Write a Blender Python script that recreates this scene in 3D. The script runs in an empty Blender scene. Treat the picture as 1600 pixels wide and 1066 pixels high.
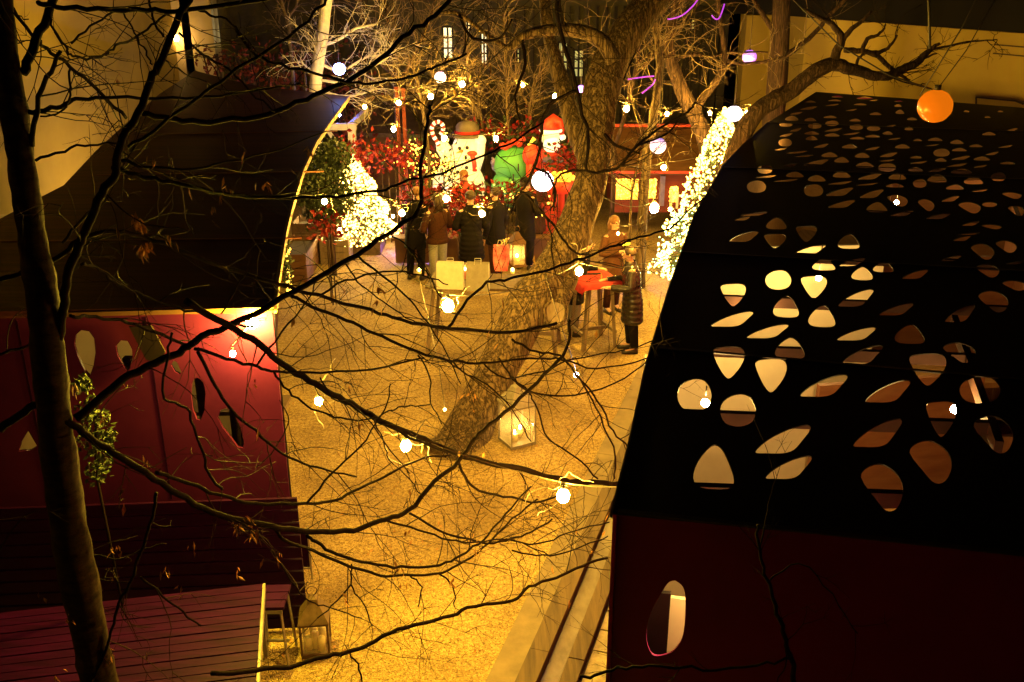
import bpy, bmesh, math, random
from mathutils import Vector, Matrix
R = math.radians
C = bpy.context.scene.collection
sc = bpy.context.scene
# ------------------------------------------------------------------ camera, world, exposure
H = 5.85; PIT = R(21.6); F = 1555.0
cd = bpy.data.cameras.new('camera'); cam = bpy.data.objects.new('camera', cd); C.objects.link(cam)
cam.location = (0, 0, H); cam.rotation_euler = (math.pi/2 - PIT, 0, 0)
cd.sensor_width = 36.0; cd.lens = 36.0*F/1600.0; cd.clip_start = 0.05; cd.clip_end = 500
sc.camera = cam
w = bpy.data.worlds.new('World'); sc.world = w; w.use_nodes = True
nt = w.node_tree; bg = nt.nodes['Background']
sky = nt.nodes.new('ShaderNodeTexSky'); sky.sky_type = 'NISHITA'; sky.sun_disc = False
sky.sun_elevation = R(-4); sky.sun_rotation = R(200)
nt.links.new(sky.outputs[0], bg.inputs[0]); bg.inputs[1].default_value = 0.004
sc.view_settings.view_transform = 'Standard'; sc.view_settings.look = 'None'
sc.view_settings.exposure = -0.06; sc.view_settings.gamma = 1.0
try:
    sc.cycles.use_denoising = True
    sc.cycles.max_bounces = 5; sc.cycles.diffuse_bounces = 2; sc.cycles.glossy_bounces = 2
    sc.cycles.transmission_bounces = 4; sc.cycles.transparent_max_bounces = 6
    sc.cycles.sample_clamp_indirect = 3.0
    sc.cycles.use_light_tree = True
except Exception: pass

def ray(px, py):
    u = (px-800.0)/F; v = (533.0-py)/F
    return Vector((u, math.cos(PIT)+v*math.sin(PIT), -math.sin(PIT)+v*math.cos(PIT)))
def atY(px, py, Y):
    d = ray(px, py); return Vector((0, 0, H)) + d*(Y/d.y)
def atZ(px, py, Z=0.0):
    d = ray(px, py); return Vector((0, 0, H)) + d*((Z-H)/d.z)
def pxm(px, py, Y, wpx):                     # size in metres of wpx pixels there
    d = ray(px, py); return wpx/F*(Y/d.y)
def atPlane(px, py, p0, n):
    d = ray(px, py); o = Vector((0, 0, H)); return o + d*((p0-o).dot(n)/d.dot(n))

# ------------------------------------------------------------------ materials
def new_mat(name):
    m = bpy.data.materials.new(name); m.use_nodes = True
    return m, m.node_tree, m.node_tree.nodes['Principled BSDF']
def coords(t, scale=(1,1,1)):
    tc = t.nodes.new('ShaderNodeTexCoord'); mp = t.nodes.new('ShaderNodeMapping')
    mp.inputs['Scale'].default_value = scale
    t.links.new(tc.outputs['Object'], mp.inputs['Vector']); return mp.outputs['Vector']
def ramp(t, fac, stops):
    r = t.nodes.new('ShaderNodeValToRGB'); t.links.new(fac, r.inputs[0])
    el = r.color_ramp.elements
    while len(el) < len(stops): el.new(0.5)
    for e, (p, c) in zip(el, stops): e.position = p; e.color = (*c, 1)
    return r.outputs[0]
def mat(name, c1, c2=None, scale=(8,8,8), rough=0.8, metal=0.0, bump=0.3, bscale=None, detail=6, bdist=0.01, spec=0.4):
    m, t, b = new_mat(name)
    c2 = c2 or tuple(x*0.6 for x in c1)
    v = coords(t, scale)
    n = t.nodes.new('ShaderNodeTexNoise'); n.inputs['Scale'].default_value = 1.0
    n.inputs['Detail'].default_value = detail; n.inputs['Roughness'].default_value = 0.65
    t.links.new(v, n.inputs['Vector'])
    t.links.new(ramp(t, n.outputs['Fac'], [(0.32, c2), (0.68, c1)]), b.inputs['Base Color'])
    b.inputs['Roughness'].default_value = rough; b.inputs['Metallic'].default_value = metal
    b.inputs['Specular IOR Level'].default_value = spec
    if bump > 0:
        bp = t.nodes.new('ShaderNodeBump'); bp.inputs['Strength'].default_value = bump
        bp.inputs['Distance'].default_value = bdist
        if bscale:
            n2 = t.nodes.new('ShaderNodeTexNoise'); n2.inputs['Detail'].default_value = 6
            t.links.new(coords(t, bscale), n2.inputs['Vector']); n2.inputs['Scale'].default_value = 1
            t.links.new(n2.outputs['Fac'], bp.inputs['Height'])
        else: t.links.new(n.outputs['Fac'], bp.inputs['Height'])
        t.links.new(bp.outputs[0], b.inputs['Normal'])
    return m
def emis(name, col, s, base=None, sample=True):
    m, t, b = new_mat(name)
    b.inputs['Base Color'].default_value = (*(base or col), 1)
    b.inputs['Emission Color'].default_value = (*col, 1); b.inputs['Emission Strength'].default_value = s
    if not sample: m.cycles.emission_sampling = 'NONE'
    return m
def gravel_mat():
    m, t, b = new_mat('gravel')
    vo = t.nodes.new('ShaderNodeTexVoronoi'); vo.inputs['Scale'].default_value = 85
    t.links.new(coords(t), vo.inputs['Vector'])
    n = t.nodes.new('ShaderNodeTexNoise'); n.inputs['Scale'].default_value = 0.9; n.inputs['Detail'].default_value = 7
    t.links.new(coords(t), n.inputs['Vector'])
    n3 = t.nodes.new('ShaderNodeTexNoise'); n3.inputs['Scale'].default_value = 22; n3.inputs['Detail'].default_value = 5
    t.links.new(coords(t), n3.inputs['Vector'])
    stone = ramp(t, vo.outputs['Color'], [(0.05, (.16,.10,.03)), (0.4, (.44,.31,.11)), (0.95, (.66,.50,.22))])
    patches = ramp(t, n.outputs['Fac'], [(0.32, (.5,.46,.4)), (0.6, (1,1,1))])  # broad random darker patches
    gr = ramp(t, n3.outputs['Fac'], [(0.38, (.66,.62,.56)), (0.6, (1.0,1.0,1.0))])
    mx = t.nodes.new('ShaderNodeMix'); mx.data_type = 'RGBA'; mx.blend_type = 'MULTIPLY'; mx.inputs[0].default_value = 1
    t.links.new(stone, mx.inputs[6]); t.links.new(patches, mx.inputs[7])
    m2 = t.nodes.new('ShaderNodeMix'); m2.data_type = 'RGBA'; m2.blend_type = 'MULTIPLY'; m2.inputs[0].default_value = 1
    t.links.new(mx.outputs[2], m2.inputs[6]); t.links.new(gr, m2.inputs[7])
    t.links.new(m2.outputs[2], b.inputs['Base Color'])
    bp = t.nodes.new('ShaderNodeBump'); bp.inputs['Strength'].default_value = 0.9; bp.inputs['Distance'].default_value = 0.02
    t.links.new(vo.outputs['Distance'], bp.inputs['Height']); t.links.new(bp.outputs[0], b.inputs['Normal'])
    b.inputs['Roughness'].default_value = 0.8
    return m
def bark_mat(name, c1, c2, sc_=9, bump=1.0, dist=0.04):
    """long ridged fissures: two stretched ridged noises"""
    m, t, b = new_mat(name)
    def ridge(sx, sz, lo, hi):
        n = t.nodes.new('ShaderNodeTexNoise'); n.inputs['Scale'].default_value = 1; n.inputs['Detail'].default_value = 5; n.inputs['Distortion'].default_value = .5
        t.links.new(coords(t, (sx, sx, sz)), n.inputs['Vector'])
        a_ = t.nodes.new('ShaderNodeMath'); a_.operation = 'SUBTRACT'; a_.inputs[1].default_value = .5; t.links.new(n.outputs['Fac'], a_.inputs[0])
        c = t.nodes.new('ShaderNodeMath'); c.operation = 'ABSOLUTE'; t.links.new(a_.outputs[0], c.inputs[0])
        r = t.nodes.new('ShaderNodeMapRange'); r.inputs[1].default_value = lo; r.inputs[2].default_value = hi; t.links.new(c.outputs[0], r.inputs[0]); return r.outputs[0]
    r1 = ridge(sc_*1.25, sc_*.11, 0.0, .13); r2 = ridge(sc_*3.5, sc_*.45, 0.0, .2)
    mul = t.nodes.new('ShaderNodeMath'); mul.operation = 'MULTIPLY_ADD'; mul.inputs[1].default_value = .6
    t.links.new(r1, mul.inputs[0]); m3 = t.nodes.new('ShaderNodeMath'); m3.operation = 'MULTIPLY'; m3.inputs[1].default_value = .4; t.links.new(r2, m3.inputs[0]); t.links.new(m3.outputs[0], mul.inputs[2])
    t.links.new(ramp(t, mul.outputs[0], [(0.15, c2), (0.9, c1)]), b.inputs['Base Color'])
    bp = t.nodes.new('ShaderNodeBump'); bp.inputs['Strength'].default_value = bump; bp.inputs['Distance'].default_value = dist
    t.links.new(mul.outputs[0], bp.inputs['Height']); t.links.new(bp.outputs[0], b.inputs['Normal'])
    b.inputs['Roughness'].default_value = 0.9; b.inputs['Specular IOR Level'].default_value = 0.2
    return m
M = {}
M['gravel'] = gravel_mat()
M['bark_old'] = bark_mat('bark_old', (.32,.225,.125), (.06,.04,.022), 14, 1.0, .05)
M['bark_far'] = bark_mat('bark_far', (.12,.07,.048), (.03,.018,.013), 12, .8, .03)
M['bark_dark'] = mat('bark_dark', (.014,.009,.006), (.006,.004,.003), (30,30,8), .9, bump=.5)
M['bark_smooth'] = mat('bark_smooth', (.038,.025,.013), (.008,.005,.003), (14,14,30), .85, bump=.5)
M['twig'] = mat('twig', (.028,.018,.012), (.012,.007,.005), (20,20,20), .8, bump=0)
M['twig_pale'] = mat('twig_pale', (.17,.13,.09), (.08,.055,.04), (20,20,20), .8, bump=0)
M['twig_lit'] = mat('twig_lit', (.27,.19,.10), (.15,.10,.055), (20,20,20), .7, bump=0)  # paler golden copy of the twig colour, warm bulb light put into it
M['leaf_dry'] = mat('leaf_dry', (.55,.3,.08), (.25,.1,.03), (40,40,40), .7, bump=0)
M['roof_wood'] = mat('roof_wood', (.12,.038,.028), (.035,.010,.010), (.45,9,3), .5, bump=.25, spec=.3)
M['red_steel'] = mat('red_steel', (.046,.0058,.036), (.032,.004,.028), (2,2,2), .3, bump=.04, spec=.5)
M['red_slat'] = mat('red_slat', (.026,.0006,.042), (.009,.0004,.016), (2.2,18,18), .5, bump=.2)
M['red_dark'] = mat('red_slat_dark', (.014,.0004,.02), (.008,.0003,.012), (2,18,18), .55, bump=.2)  # darker red for slat screen, panel joints and board
M['maroon'] = mat('maroon_steel', (.27,.01,.16), (.21,.008,.13), (1.5,1.5,1.5), .5, bump=.03)
M['black_steel'] = mat('black_steel', (.012,.007,.007), (.006,.004,.004), (3,3,3), .6, bump=.05, spec=.12)
M['joist'] = mat('joist', (.05,.025,.02), None, (4,4,4), .8)
M['ply'] = mat('plywood', (.5,.30,.11), (.36,.19,.07), (1.2,9,9), .6, bump=.1)
M['ply2'] = mat('plywood_red', (.3,.13,.055), (.2,.07,.03), (1.2,9,9), .6, bump=.1)
M['deckwood'] = mat('deck_wood', (.42,.29,.15), (.24,.15,.07), (9,.9,9), .7, bump=.35)
M['plank'] = mat('old_plank', (.12,.078,.036), (.04,.025,.012), (11,.8,9), .75, bump=.6, bscale=(40,3,30))
M['stone'] = mat('paving_stone', (.34,.28,.19), (.14,.11,.07), (7,7,7), .75, bump=.6)
M['concrete'] = mat('concrete_edging', (.2,.15,.085), (.12,.09,.05), (3,3,3), .75, bump=.2, bscale=(60,60,60))
M['hut_trim'] = mat('fascia_wood', (.36,.25,.14), (.22,.14,.07), (6,6,6), .7, bump=.1)
M['mortar'] = mat('mortar', (.06,.045,.03), None, (20,20,20), .9)
M['gutter'] = mat('gutter_metal', (.14,.11,.09), (.07,.05,.04), (6,3,6), .45, metal=.4)
M['ochre'] = mat('ochre_render', (.58,.43,.10), (.47,.34,.07), (.5,.5,.5), .9, bump=.12, bscale=(30,30,30))
M['cream'] = mat('cream_render', (.7,.6,.42), (.55,.45,.3), (1,1,1), .9, bump=.1)
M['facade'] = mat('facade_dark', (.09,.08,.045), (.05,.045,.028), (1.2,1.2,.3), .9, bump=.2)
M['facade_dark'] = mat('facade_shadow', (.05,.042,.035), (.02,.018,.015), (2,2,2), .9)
M['dark'] = mat('dark_roof', (.006,.004,.004), None, (3,3,3), .9)
M['win'] = emis('lit_window', (1,.93,.55), 1.6)
M['win_dim'] = emis('dim_window', (.8,.9,.4), .28)
M['bulb'] = emis('bulb_glow', (1,.8,.42), 60, sample=False)
M['bulb_hot'] = emis('bulb_hot', (1,.85,.5), 90, sample=False)
M['bulb_blue'] = emis('bulb_cool', (.8,.8,1), 20, sample=False)
M['fairy'] = emis('fairy_light', (1,.56,.07), 5.5, sample=False)
M['fairy_hot'] = emis('fairy_light_hot', (1,.64,.14), 7, sample=False)
M['fairy_green'] = emis('fairy_green', (.5,1,.45), 4, sample=False)
M['globe_w'] = emis('globe_white', (.95,.8,1), 5)
M['globe_b'] = emis('globe_blue', (.75,.8,1), 5)
M['globe_p'] = emis('globe_pink', (1,.62,.85), 3)
M['globe_o'] = emis('globe_orange', (1,.2,.003), .8, base=(.22,.045,.004))
M['flame'] = emis('candle_flame', (1,.7,.2), 40)
M['wax'] = mat('wax', (.8,.7,.4), (.75,.62,.3), (8,8,8), .5, bump=0)
M['cord'] = mat('cord', (.05,.04,.035), None, (20,20,20), .6, bump=0)
M['cord_clear'] = mat('cord_clear', (.5,.42,.3), None, (20,20,20), .4, bump=0)
M['zinc'] = mat('zinc', (.34,.31,.27), (.2,.18,.15), (10,10,10), .5, metal=.35, bump=.1)
M['white_paint'] = mat('white_paint', (.5,.48,.46), (.4,.37,.34), (5,5,5), .6, bump=.05)
M['dark_wood'] = mat('dark_wood', (.12,.075,.045), (.06,.035,.02), (14,2,14), .7, bump=.3)
M['grey_wood'] = mat('grey_wood', (.24,.18,.12), (.12,.085,.055), (14,14,2), .75, bump=.3)
M['cloth_red'] = mat('cloth_red', (.36,.008,.008), (.22,.004,.005), (12,12,12), .8, bump=.2)
M['cloth_white'] = mat('cloth_white', (.75,.7,.6), (.62,.56,.46), (12,12,12), .8, bump=.1)
M['cloth_grey'] = mat('cloth_grey', (.34,.31,.26), (.26,.23,.19), (12,12,12), .8, bump=.1)
M['skin'] = mat('skin', (.58,.34,.24), (.52,.29,.2), (12,12,12), .55, bump=0)
M['puffer'] = mat('puffer', (.028,.023,.02), (.014,.012,.01), (20,20,20), .25, bump=.15)
M['coat_black'] = mat('coat_black', (.012,.010,.011), (.007,.006,.006), (30,30,30), .85, bump=.15)
M['coat_brown'] = mat('coat_brown', (.06,.024,.015), (.035,.014,.009), (30,30,30), .85, bump=.15)
M['coat_orange'] = mat('coat_orange', (.12,.045,.014), (.07,.026,.008), (30,30,30), .8, bump=.15)
M['jeans'] = mat('jeans', (.3,.29,.27), (.22,.21,.2), (40,40,40), .85, bump=.1)
M['hair'] = mat('hair', (.06,.035,.02), (.03,.018,.01), (50,50,10), .6, bump=.4)
M['hair_blond'] = mat('hair_blond', (.22,.10,.035), (.13,.055,.02), (50,50,10), .6, bump=.4)
M['leather'] = mat('leather', (.03,.022,.018), None, (20,20,20), .35, bump=0)
M['pink'] = mat('pink_bag', (.7,.04,.08), (.75,.3,.28), (9,9,9), .6)
M['snow'] = emis('glow_snowman', (1,.84,.4), .62, base=(.8,.78,.7))
M['glow_red'] = emis('glow_red', (1,.06,.01), .22, base=(.42,.03,.015))  # glow put into these colours, used on figures, clothes and fruit
M['glow_green'] = emis('glow_green', (.05,.32,.06), .13, base=(.06,.28,.06))
M['glow_gold'] = emis('glow_gold', (1,.62,.06), .8, base=(.8,.5,.1))
M['glow_white'] = emis('glow_white', (1,.9,.6), 1.2, base=(.8,.8,.75))
M['hatgrey'] = mat('hat_grey', (.12,.095,.08), None, (6,6,6), .7)
M['carrot'] = mat('carrot', (.8,.35,.04), None, (6,6,6), .7, bump=0)
M['coal'] = mat('coal', (.03,.02,.03), None, (6,6,6), .7, bump=0)
M['violet'] = mat('violet_plush', (.22,.18,.4), None, (10,10,10), .8)
M['poinsettia'] = mat('poinsettia', (.26,.008,.006), (.12,.003,.004), (9,9,9), .6, bump=0)
M['leafgreen'] = mat('leaf_green', (.04,.06,.016), (.016,.026,.007), (7,7,7), .65, bump=0)
M['needle'] = mat('fir_needle', (.07,.10,.025), (.03,.05,.012), (7,7,7), .7, bump=0)
M['hut_red'] = mat('hut_red', (.16,.022,.008), (.09,.012,.005), (2,2,10), .7, bump=.2)
M['hut_brown'] = mat('hut_brown', (.13,.06,.025), (.075,.032,.014), (2,9,2), .7, bump=.2)
def glass(name, col=(1,.9,.65)):
    m, t, b = new_mat(name); b.inputs['Base Color'].default_value = (*col, 1)
    b.inputs['Roughness'].default_value = .08; b.inputs['Alpha'].default_value = .28
    return m
M['globe_o'].node_tree.nodes['Principled BSDF'].inputs['Roughness'].default_value = .22
M['seam'] = mat('seam_steel', (.035,.024,.022), (.018,.012,.011), (4,4,4), .45, bump=.05)
M['glass'] = glass('lantern_glass')
for k, v_ in {'bark_dark': .04, 'bark_smooth': .06, 'twig': .04, 'twig_pale': .1, 'red_steel': .03, 'red_slat': .12, 'red_dark': .08, 'maroon': .2, 'roof_wood': .12, 'coat_black': .08, 'coat_brown': .08, 'joist': .05}.items():
    M[k].node_tree.nodes['Principled BSDF'].inputs['Specular IOR Level'].default_value = v_

# ------------------------------------------------------------------ mesh helpers
class MB:
    def __init__(s): s.v = []; s.f = []; s.m = []; s.cur = 0
    def add(s, vs, fs):
        o = len(s.v); s.v += [tuple(x) for x in vs]; s.f += [tuple(i+o for i in f) for f in fs]; s.m += [s.cur]*len(fs)
    def box(s, c, size, rz=0, mtx=None):
        x, y, z = (k/2 for k in size)
        vs = [Vector((a*x, b*y, d*z)) for a in (-1,1) for b in (-1,1) for d in (-1,1)]
        mt = mtx if mtx is not None else Matrix.Rotation(rz, 3, 'Z')
        vs = [mt @ q + Vector(c) for q in vs]
        s.add(vs, [(0,1,3,2),(4,6,7,5),(0,4,5,1),(2,3,7,6),(0,2,6,4),(1,5,7,3)])
    def beam(s, a, b, w, h=None):
        a = Vector(a); b = Vector(b); h = h or w; d = (b-a); L = d.length
        q = d.to_track_quat('X', 'Z').to_matrix()
        s.box((a+b)/2, (L, w, h), mtx=q)
    def tube(s, pts, rad, n=6, cap=True, wob=None):
        pts = [Vector(p) for p in pts]
        if not hasattr(rad, '__len__'): rad = [rad]*len(pts)
        t = (pts[1]-pts[0]).normalized()
        up = Vector((0,0,1)) if abs(t.z) < .9 else Vector((0,1,0))
        a = t.cross(up).normalized(); vs = []; N = len(pts)
        for i, p in enumerate(pts):
            t2 = (pts[min(i+1, N-1)]-pts[max(i-1, 0)])
            t2 = t2.normalized() if t2.length > 1e-9 else t
            a = (a - t2*a.dot(t2)); a = a.normalized() if a.length > 1e-6 else t2.orthogonal().normalized()
            b = t2.cross(a); t = t2
            for k in range(n):
                an = 2*math.pi*k/n; r = rad[i]
                if wob: r *= wob(i, k, n)
                vs.append(p + a*(math.cos(an)*r) + b*(math.sin(an)*r))
        fs = [(i*n+k, i*n+(k+1)%n, (i+1)*n+(k+1)%n, (i+1)*n+k) for i in range(N-1) for k in range(n)]
        if cap: fs += [tuple(range(n))[::-1], tuple((N-1)*n+k for k in range(n))]
        s.add(vs, fs)
    def ball(s, c, r, seg=12, rings=8, wob=None):
        c = Vector(c); rr = r if hasattr(r, '__len__') else (r, r, r); vs = [c+Vector((0,0,rr[2]))]
        for i in range(1, rings):
            th = math.pi*i/rings
            for k in range(seg):
                ph = 2*math.pi*k/seg; q = wob(th, ph) if wob else 1
                vs.append(c+Vector((rr[0]*math.sin(th)*math.cos(ph)*q, rr[1]*math.sin(th)*math.sin(ph)*q, rr[2]*math.cos(th)*q)))
        vs.append(c-Vector((0,0,rr[2]))); fs = []
        for k in range(seg): fs.append((0, 1+k, 1+(k+1)%seg))
        for i in range(rings-2):
            for k in range(seg):
                a = 1+i*seg+k; b = 1+i*seg+(k+1)%seg; fs.append((a, a+seg, b+seg, b))
        o = 1+(rings-2)*seg
        for k in range(seg): fs.append((o+k, len(vs)-1, o+(k+1)%seg))
        s.add(vs, fs)
    def loft(s, rings, cap=True):
        n = len(rings[0]); vs = [p for r in rings for p in r]
        fs = [(i*n+k, i*n+(k+1)%n, (i+1)*n+(k+1)%n, (i+1)*n+k) for i in range(len(rings)-1) for k in range(n)]
        if cap: fs += [tuple(range(n))[::-1], tuple((len(rings)-1)*n+k for k in range(n))]
        s.add(vs, fs)
    def leaf(s, p, d, L, W, roll=None):
        d = d.normalized(); a = d.orthogonal().normalized(); a.rotate(Matrix.Rotation(roll if roll is not None else random.random()*6.28, 3, d))
        b = d.cross(a)*.25*W
        s.add([p, p+d*L*.5+a*W*.5+b, p+d*L, p+d*L*.5-a*W*.5+b], [(0,1,2),(0,2,3)])
    def build(s, name, mats, parent=None, smooth=True, origin=None, keep=None):
        me = bpy.data.meshes.new(name); org = Vector(origin) if origin is not None else Vector((0,0,0))
        me.from_pydata([tuple(Vector(q)-org) for q in s.v], [], s.f)
        if not isinstance(mats, (list, tuple)): mats = [mats]
        for m_ in mats: me.materials.append(m_)
        if len(mats) > 1: me.polygons.foreach_set('material_index', s.m)
        if smooth: me.polygons.foreach_set('use_smooth', [True]*len(me.polygons))
        me.update(); o = bpy.data.objects.new(name, me); C.objects.link(o); o.location = org
        if parent is not None:
            o.parent = parent; o.location = org - parent.location if origin is not None else -Vector(parent.location)
        return o
def thing(name, label, cat, loc=(0,0,0), group=None):
    o = bpy.data.objects.new(name, None); C.objects.link(o); o.location = loc; o.empty_display_size = .2
    o['label'] = label; o['category'] = cat
    if group: o['group'] = group
    return o
def tag(o, label, cat, group=None):
    o['label'] = label; o['category'] = cat
    if group: o['group'] = group
    return o
def struct(o): o['kind'] = 'structure'; return o
def light(loc, power, col, r=.04, parent=None, name='lamp_light'):
    l = bpy.data.lights.new(name, 'POINT'); l.energy = power; l.color = col; l.shadow_soft_size = r
    o = bpy.data.objects.new(name, l); C.objects.link(o); o.location = loc
    if parent is not None: o.parent = parent; o.location = Vector(loc)-Vector(parent.location)
    return o
def smooth_line(pts, per=4, seed=None, jit=0.0):
    rn = random.Random(seed); out = []; n = len(pts)
    for i in range(n-1):
        p0 = pts[max(i-1,0)]; p1 = pts[i]; p2 = pts[i+1]; p3 = pts[min(i+2,n-1)]
        for k in range(per):
            t = k/per; a = [0.5*((2*p1[j])+(-p0[j]+p2[j])*t+(2*p0[j]-5*p1[j]+4*p2[j]-p3[j])*t*t+(-p0[j]+3*p1[j]-3*p2[j]+p3[j])*t**3) for j in range(len(p1))]
            if jit and (i or k): a = [x+rn.uniform(-jit, jit) if j < 3 else x for j, x in enumerate(a)]
            out.append(a)
    out.append(list(pts[-1])); return out
def sheet_with_holes(name, outer, holes, thick, to_world, material, parent):
    """flat panel in (u,v) with real holes, extruded by thick, then placed by to_world(u, v, w)"""
    cu = bpy.data.curves.new(name, 'CURVE'); cu.dimensions = '2D'; cu.fill_mode = 'BOTH'; cu.extrude = thick/2
    for poly in [outer]+holes:
        sp = cu.splines.new('POLY'); sp.points.add(len(poly)-1); sp.use_cyclic_u = True
        for q, (a, b) in zip(sp.points, poly): q.co = (a, b, 0, 1)
    ob = bpy.data.objects.new(name, cu); C.objects.link(ob)
    dg = bpy.context.evaluated_depsgraph_get(); me = bpy.data.meshes.new_from_object(ob.evaluated_get(dg))
    C.objects.unlink(ob); bpy.data.objects.remove(ob)
    for v in me.vertices: v.co = to_world(v.co.x, v.co.y, v.co.z)
    me.materials.clear(); me.materials.append(material); me.name = name
    o = bpy.data.objects.new(name, me); C.objects.link(o)
    if parent is not None: o.parent = parent; o.location = -Vector(parent.location)
    return o
# ================================================================== SETTING
RZ = 3.12            # height of both pavilion roofs
def sheet(name, pts, m, z=None):
    b = MB(); b.add([(p[0], p[1], p[2] if z is None else z) for p in pts], [tuple(range(len(pts)))])
    return struct(b.build(name, m, smooth=False))
sheet('ground', [(-60,-10,0),(60,-10,0),(60,90,0),(-60,90,0)], M['gravel'])
# right edge of the gravel: wooden kerb planks, metal gutter, stone paving in strips
def kerbpt(px, py): q = atZ(px, py, 0); return Vector((q.x, q.y, 0))
k0a = kerbpt(760, 1066); k0b = kerbpt(963, 650)
dirk = (k0b-k0a).normalized(); nrm = Vector((dirk.y, -dirk.x, 0))
def strip(name, off0, off1, z0, z1, m, s0=-3, s1=14, seg=None, jit=0, rn=random.Random(4)):
    b = MB(); L = s1-s0; n = seg or 1; cuts = [s0+L*i/n for i in range(n+1)]
    for i in range(n):
        a = cuts[i]+(.004 if seg else 0); e = cuts[i+1]-(.004 if seg else 0); dz = rn.uniform(-jit, jit)
        c = k0a + dirk*((a+e)/2) + nrm*((off0+off1)/2); c.z = (z0+z1)/2+dz
        b.box(c, (e-a, off1-off0, z1-z0), rz=math.atan2(dirk.y, dirk.x))
    return b.build(name, m, smooth=False)
kb = thing('wooden_kerb', 'long weathered timber planks edging the gravel beside the dark pavilion', 'kerb', tuple(k0a))
for i, (o0, o1, zz) in enumerate([(.27,.44,.12),(.62,.76,.10)]):
    q = strip('plank', o0, o1, -.02, zz, M['plank'], seg=5, jit=.006); q.parent = kb; q.location = -Vector(kb.location)
struct(strip('path_edging', 0, .26, -.02, .03, M['concrete'], seg=7, jit=.002))
gt = strip('gutter', .45, .60, -.02, .035, M['gutter']); tag(gt, 'narrow dull metal drain channel between the timber planks', 'drain')
struct(strip('paving_base', .77, 1.7, -.02, .035, M['mortar'], s1=14))
b = MB(); rn = random.Random(8)
s = -3
while s < 10:
    L = rn.uniform(.28,.5); o0 = .78
    while o0 < 1.5:
        W = rn.uniform(.22,.42)
        c = k0a+dirk*(s+L/2)+nrm*(o0+W/2); c.z = .03+rn.uniform(-.004,.008)
        b.box(c, (L-.02, W-.02, .04), rz=math.atan2(dirk.y, dirk.x)+rn.uniform(-.02,.02)); o0 += W
    s += L
struct(b.build('paving', M['stone'], smooth=False))

# ------------------------------------------------------------------ right pavilion (perforated black roof)
def blob(cx, cy, w_, h_, kind, rn):
    """outline of one hole in picture pixels, later laid on the roof's plane"""
    shp = {'t': [(-1,-.8),(-.2,-1),(.75,-.95),(1,-.45),(.75,.25),(.1,1),(-.3,.85),(-.8,0)],
           'l': [(-1,.9),(-.55,.05),(.2,-.7),(.85,-1),(1,-.7),(.7,.1),(.4,.75),(0,1),(-.6,1)],
           'd': [(-1,.5),(-.75,-.3),(-.1,-1),(.35,-.9),(.75,-.2),(1,.6),(.7,1),(-.6,.95)],
           'r': [(-1,-.45),(-.6,-.95),(.1,-1),(.8,-.5),(1,.2),(.7,.9),(.2,1),(-.3,.5)],
           'o': [(-1,.1),(-.8,-.6),(-.1,-1),(.6,-.9),(1,-.1),(.8,.7),(.1,1),(-.7,.8)],
           'e': [(-1,.3),(-.5,-.6),(.2,-1),(1,-.5),(.8,.5),(.1,1),(-.7,.8)]}[kind]
    pts = [(cx+a*w_/2, cy+c*h_/2) for a, c in shp]; n = len(pts); out = []
    for i in range(n):                       # closed rounding
        p0, p1, p2, p3 = pts[i-1], pts[i], pts[(i+1)%n], pts[(i+2)%n]
        for k in range(3):
            t = k/3; out.append(tuple(.5*((2*p1[j])+(-p0[j]+p2[j])*t+(2*p0[j]-5*p1[j]+4*p2[j]-p3[j])*t*t+(-p0[j]+3*p1[j]-3*p2[j]+p3[j])*t**3) for j in (0,1)))
    return out
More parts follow.
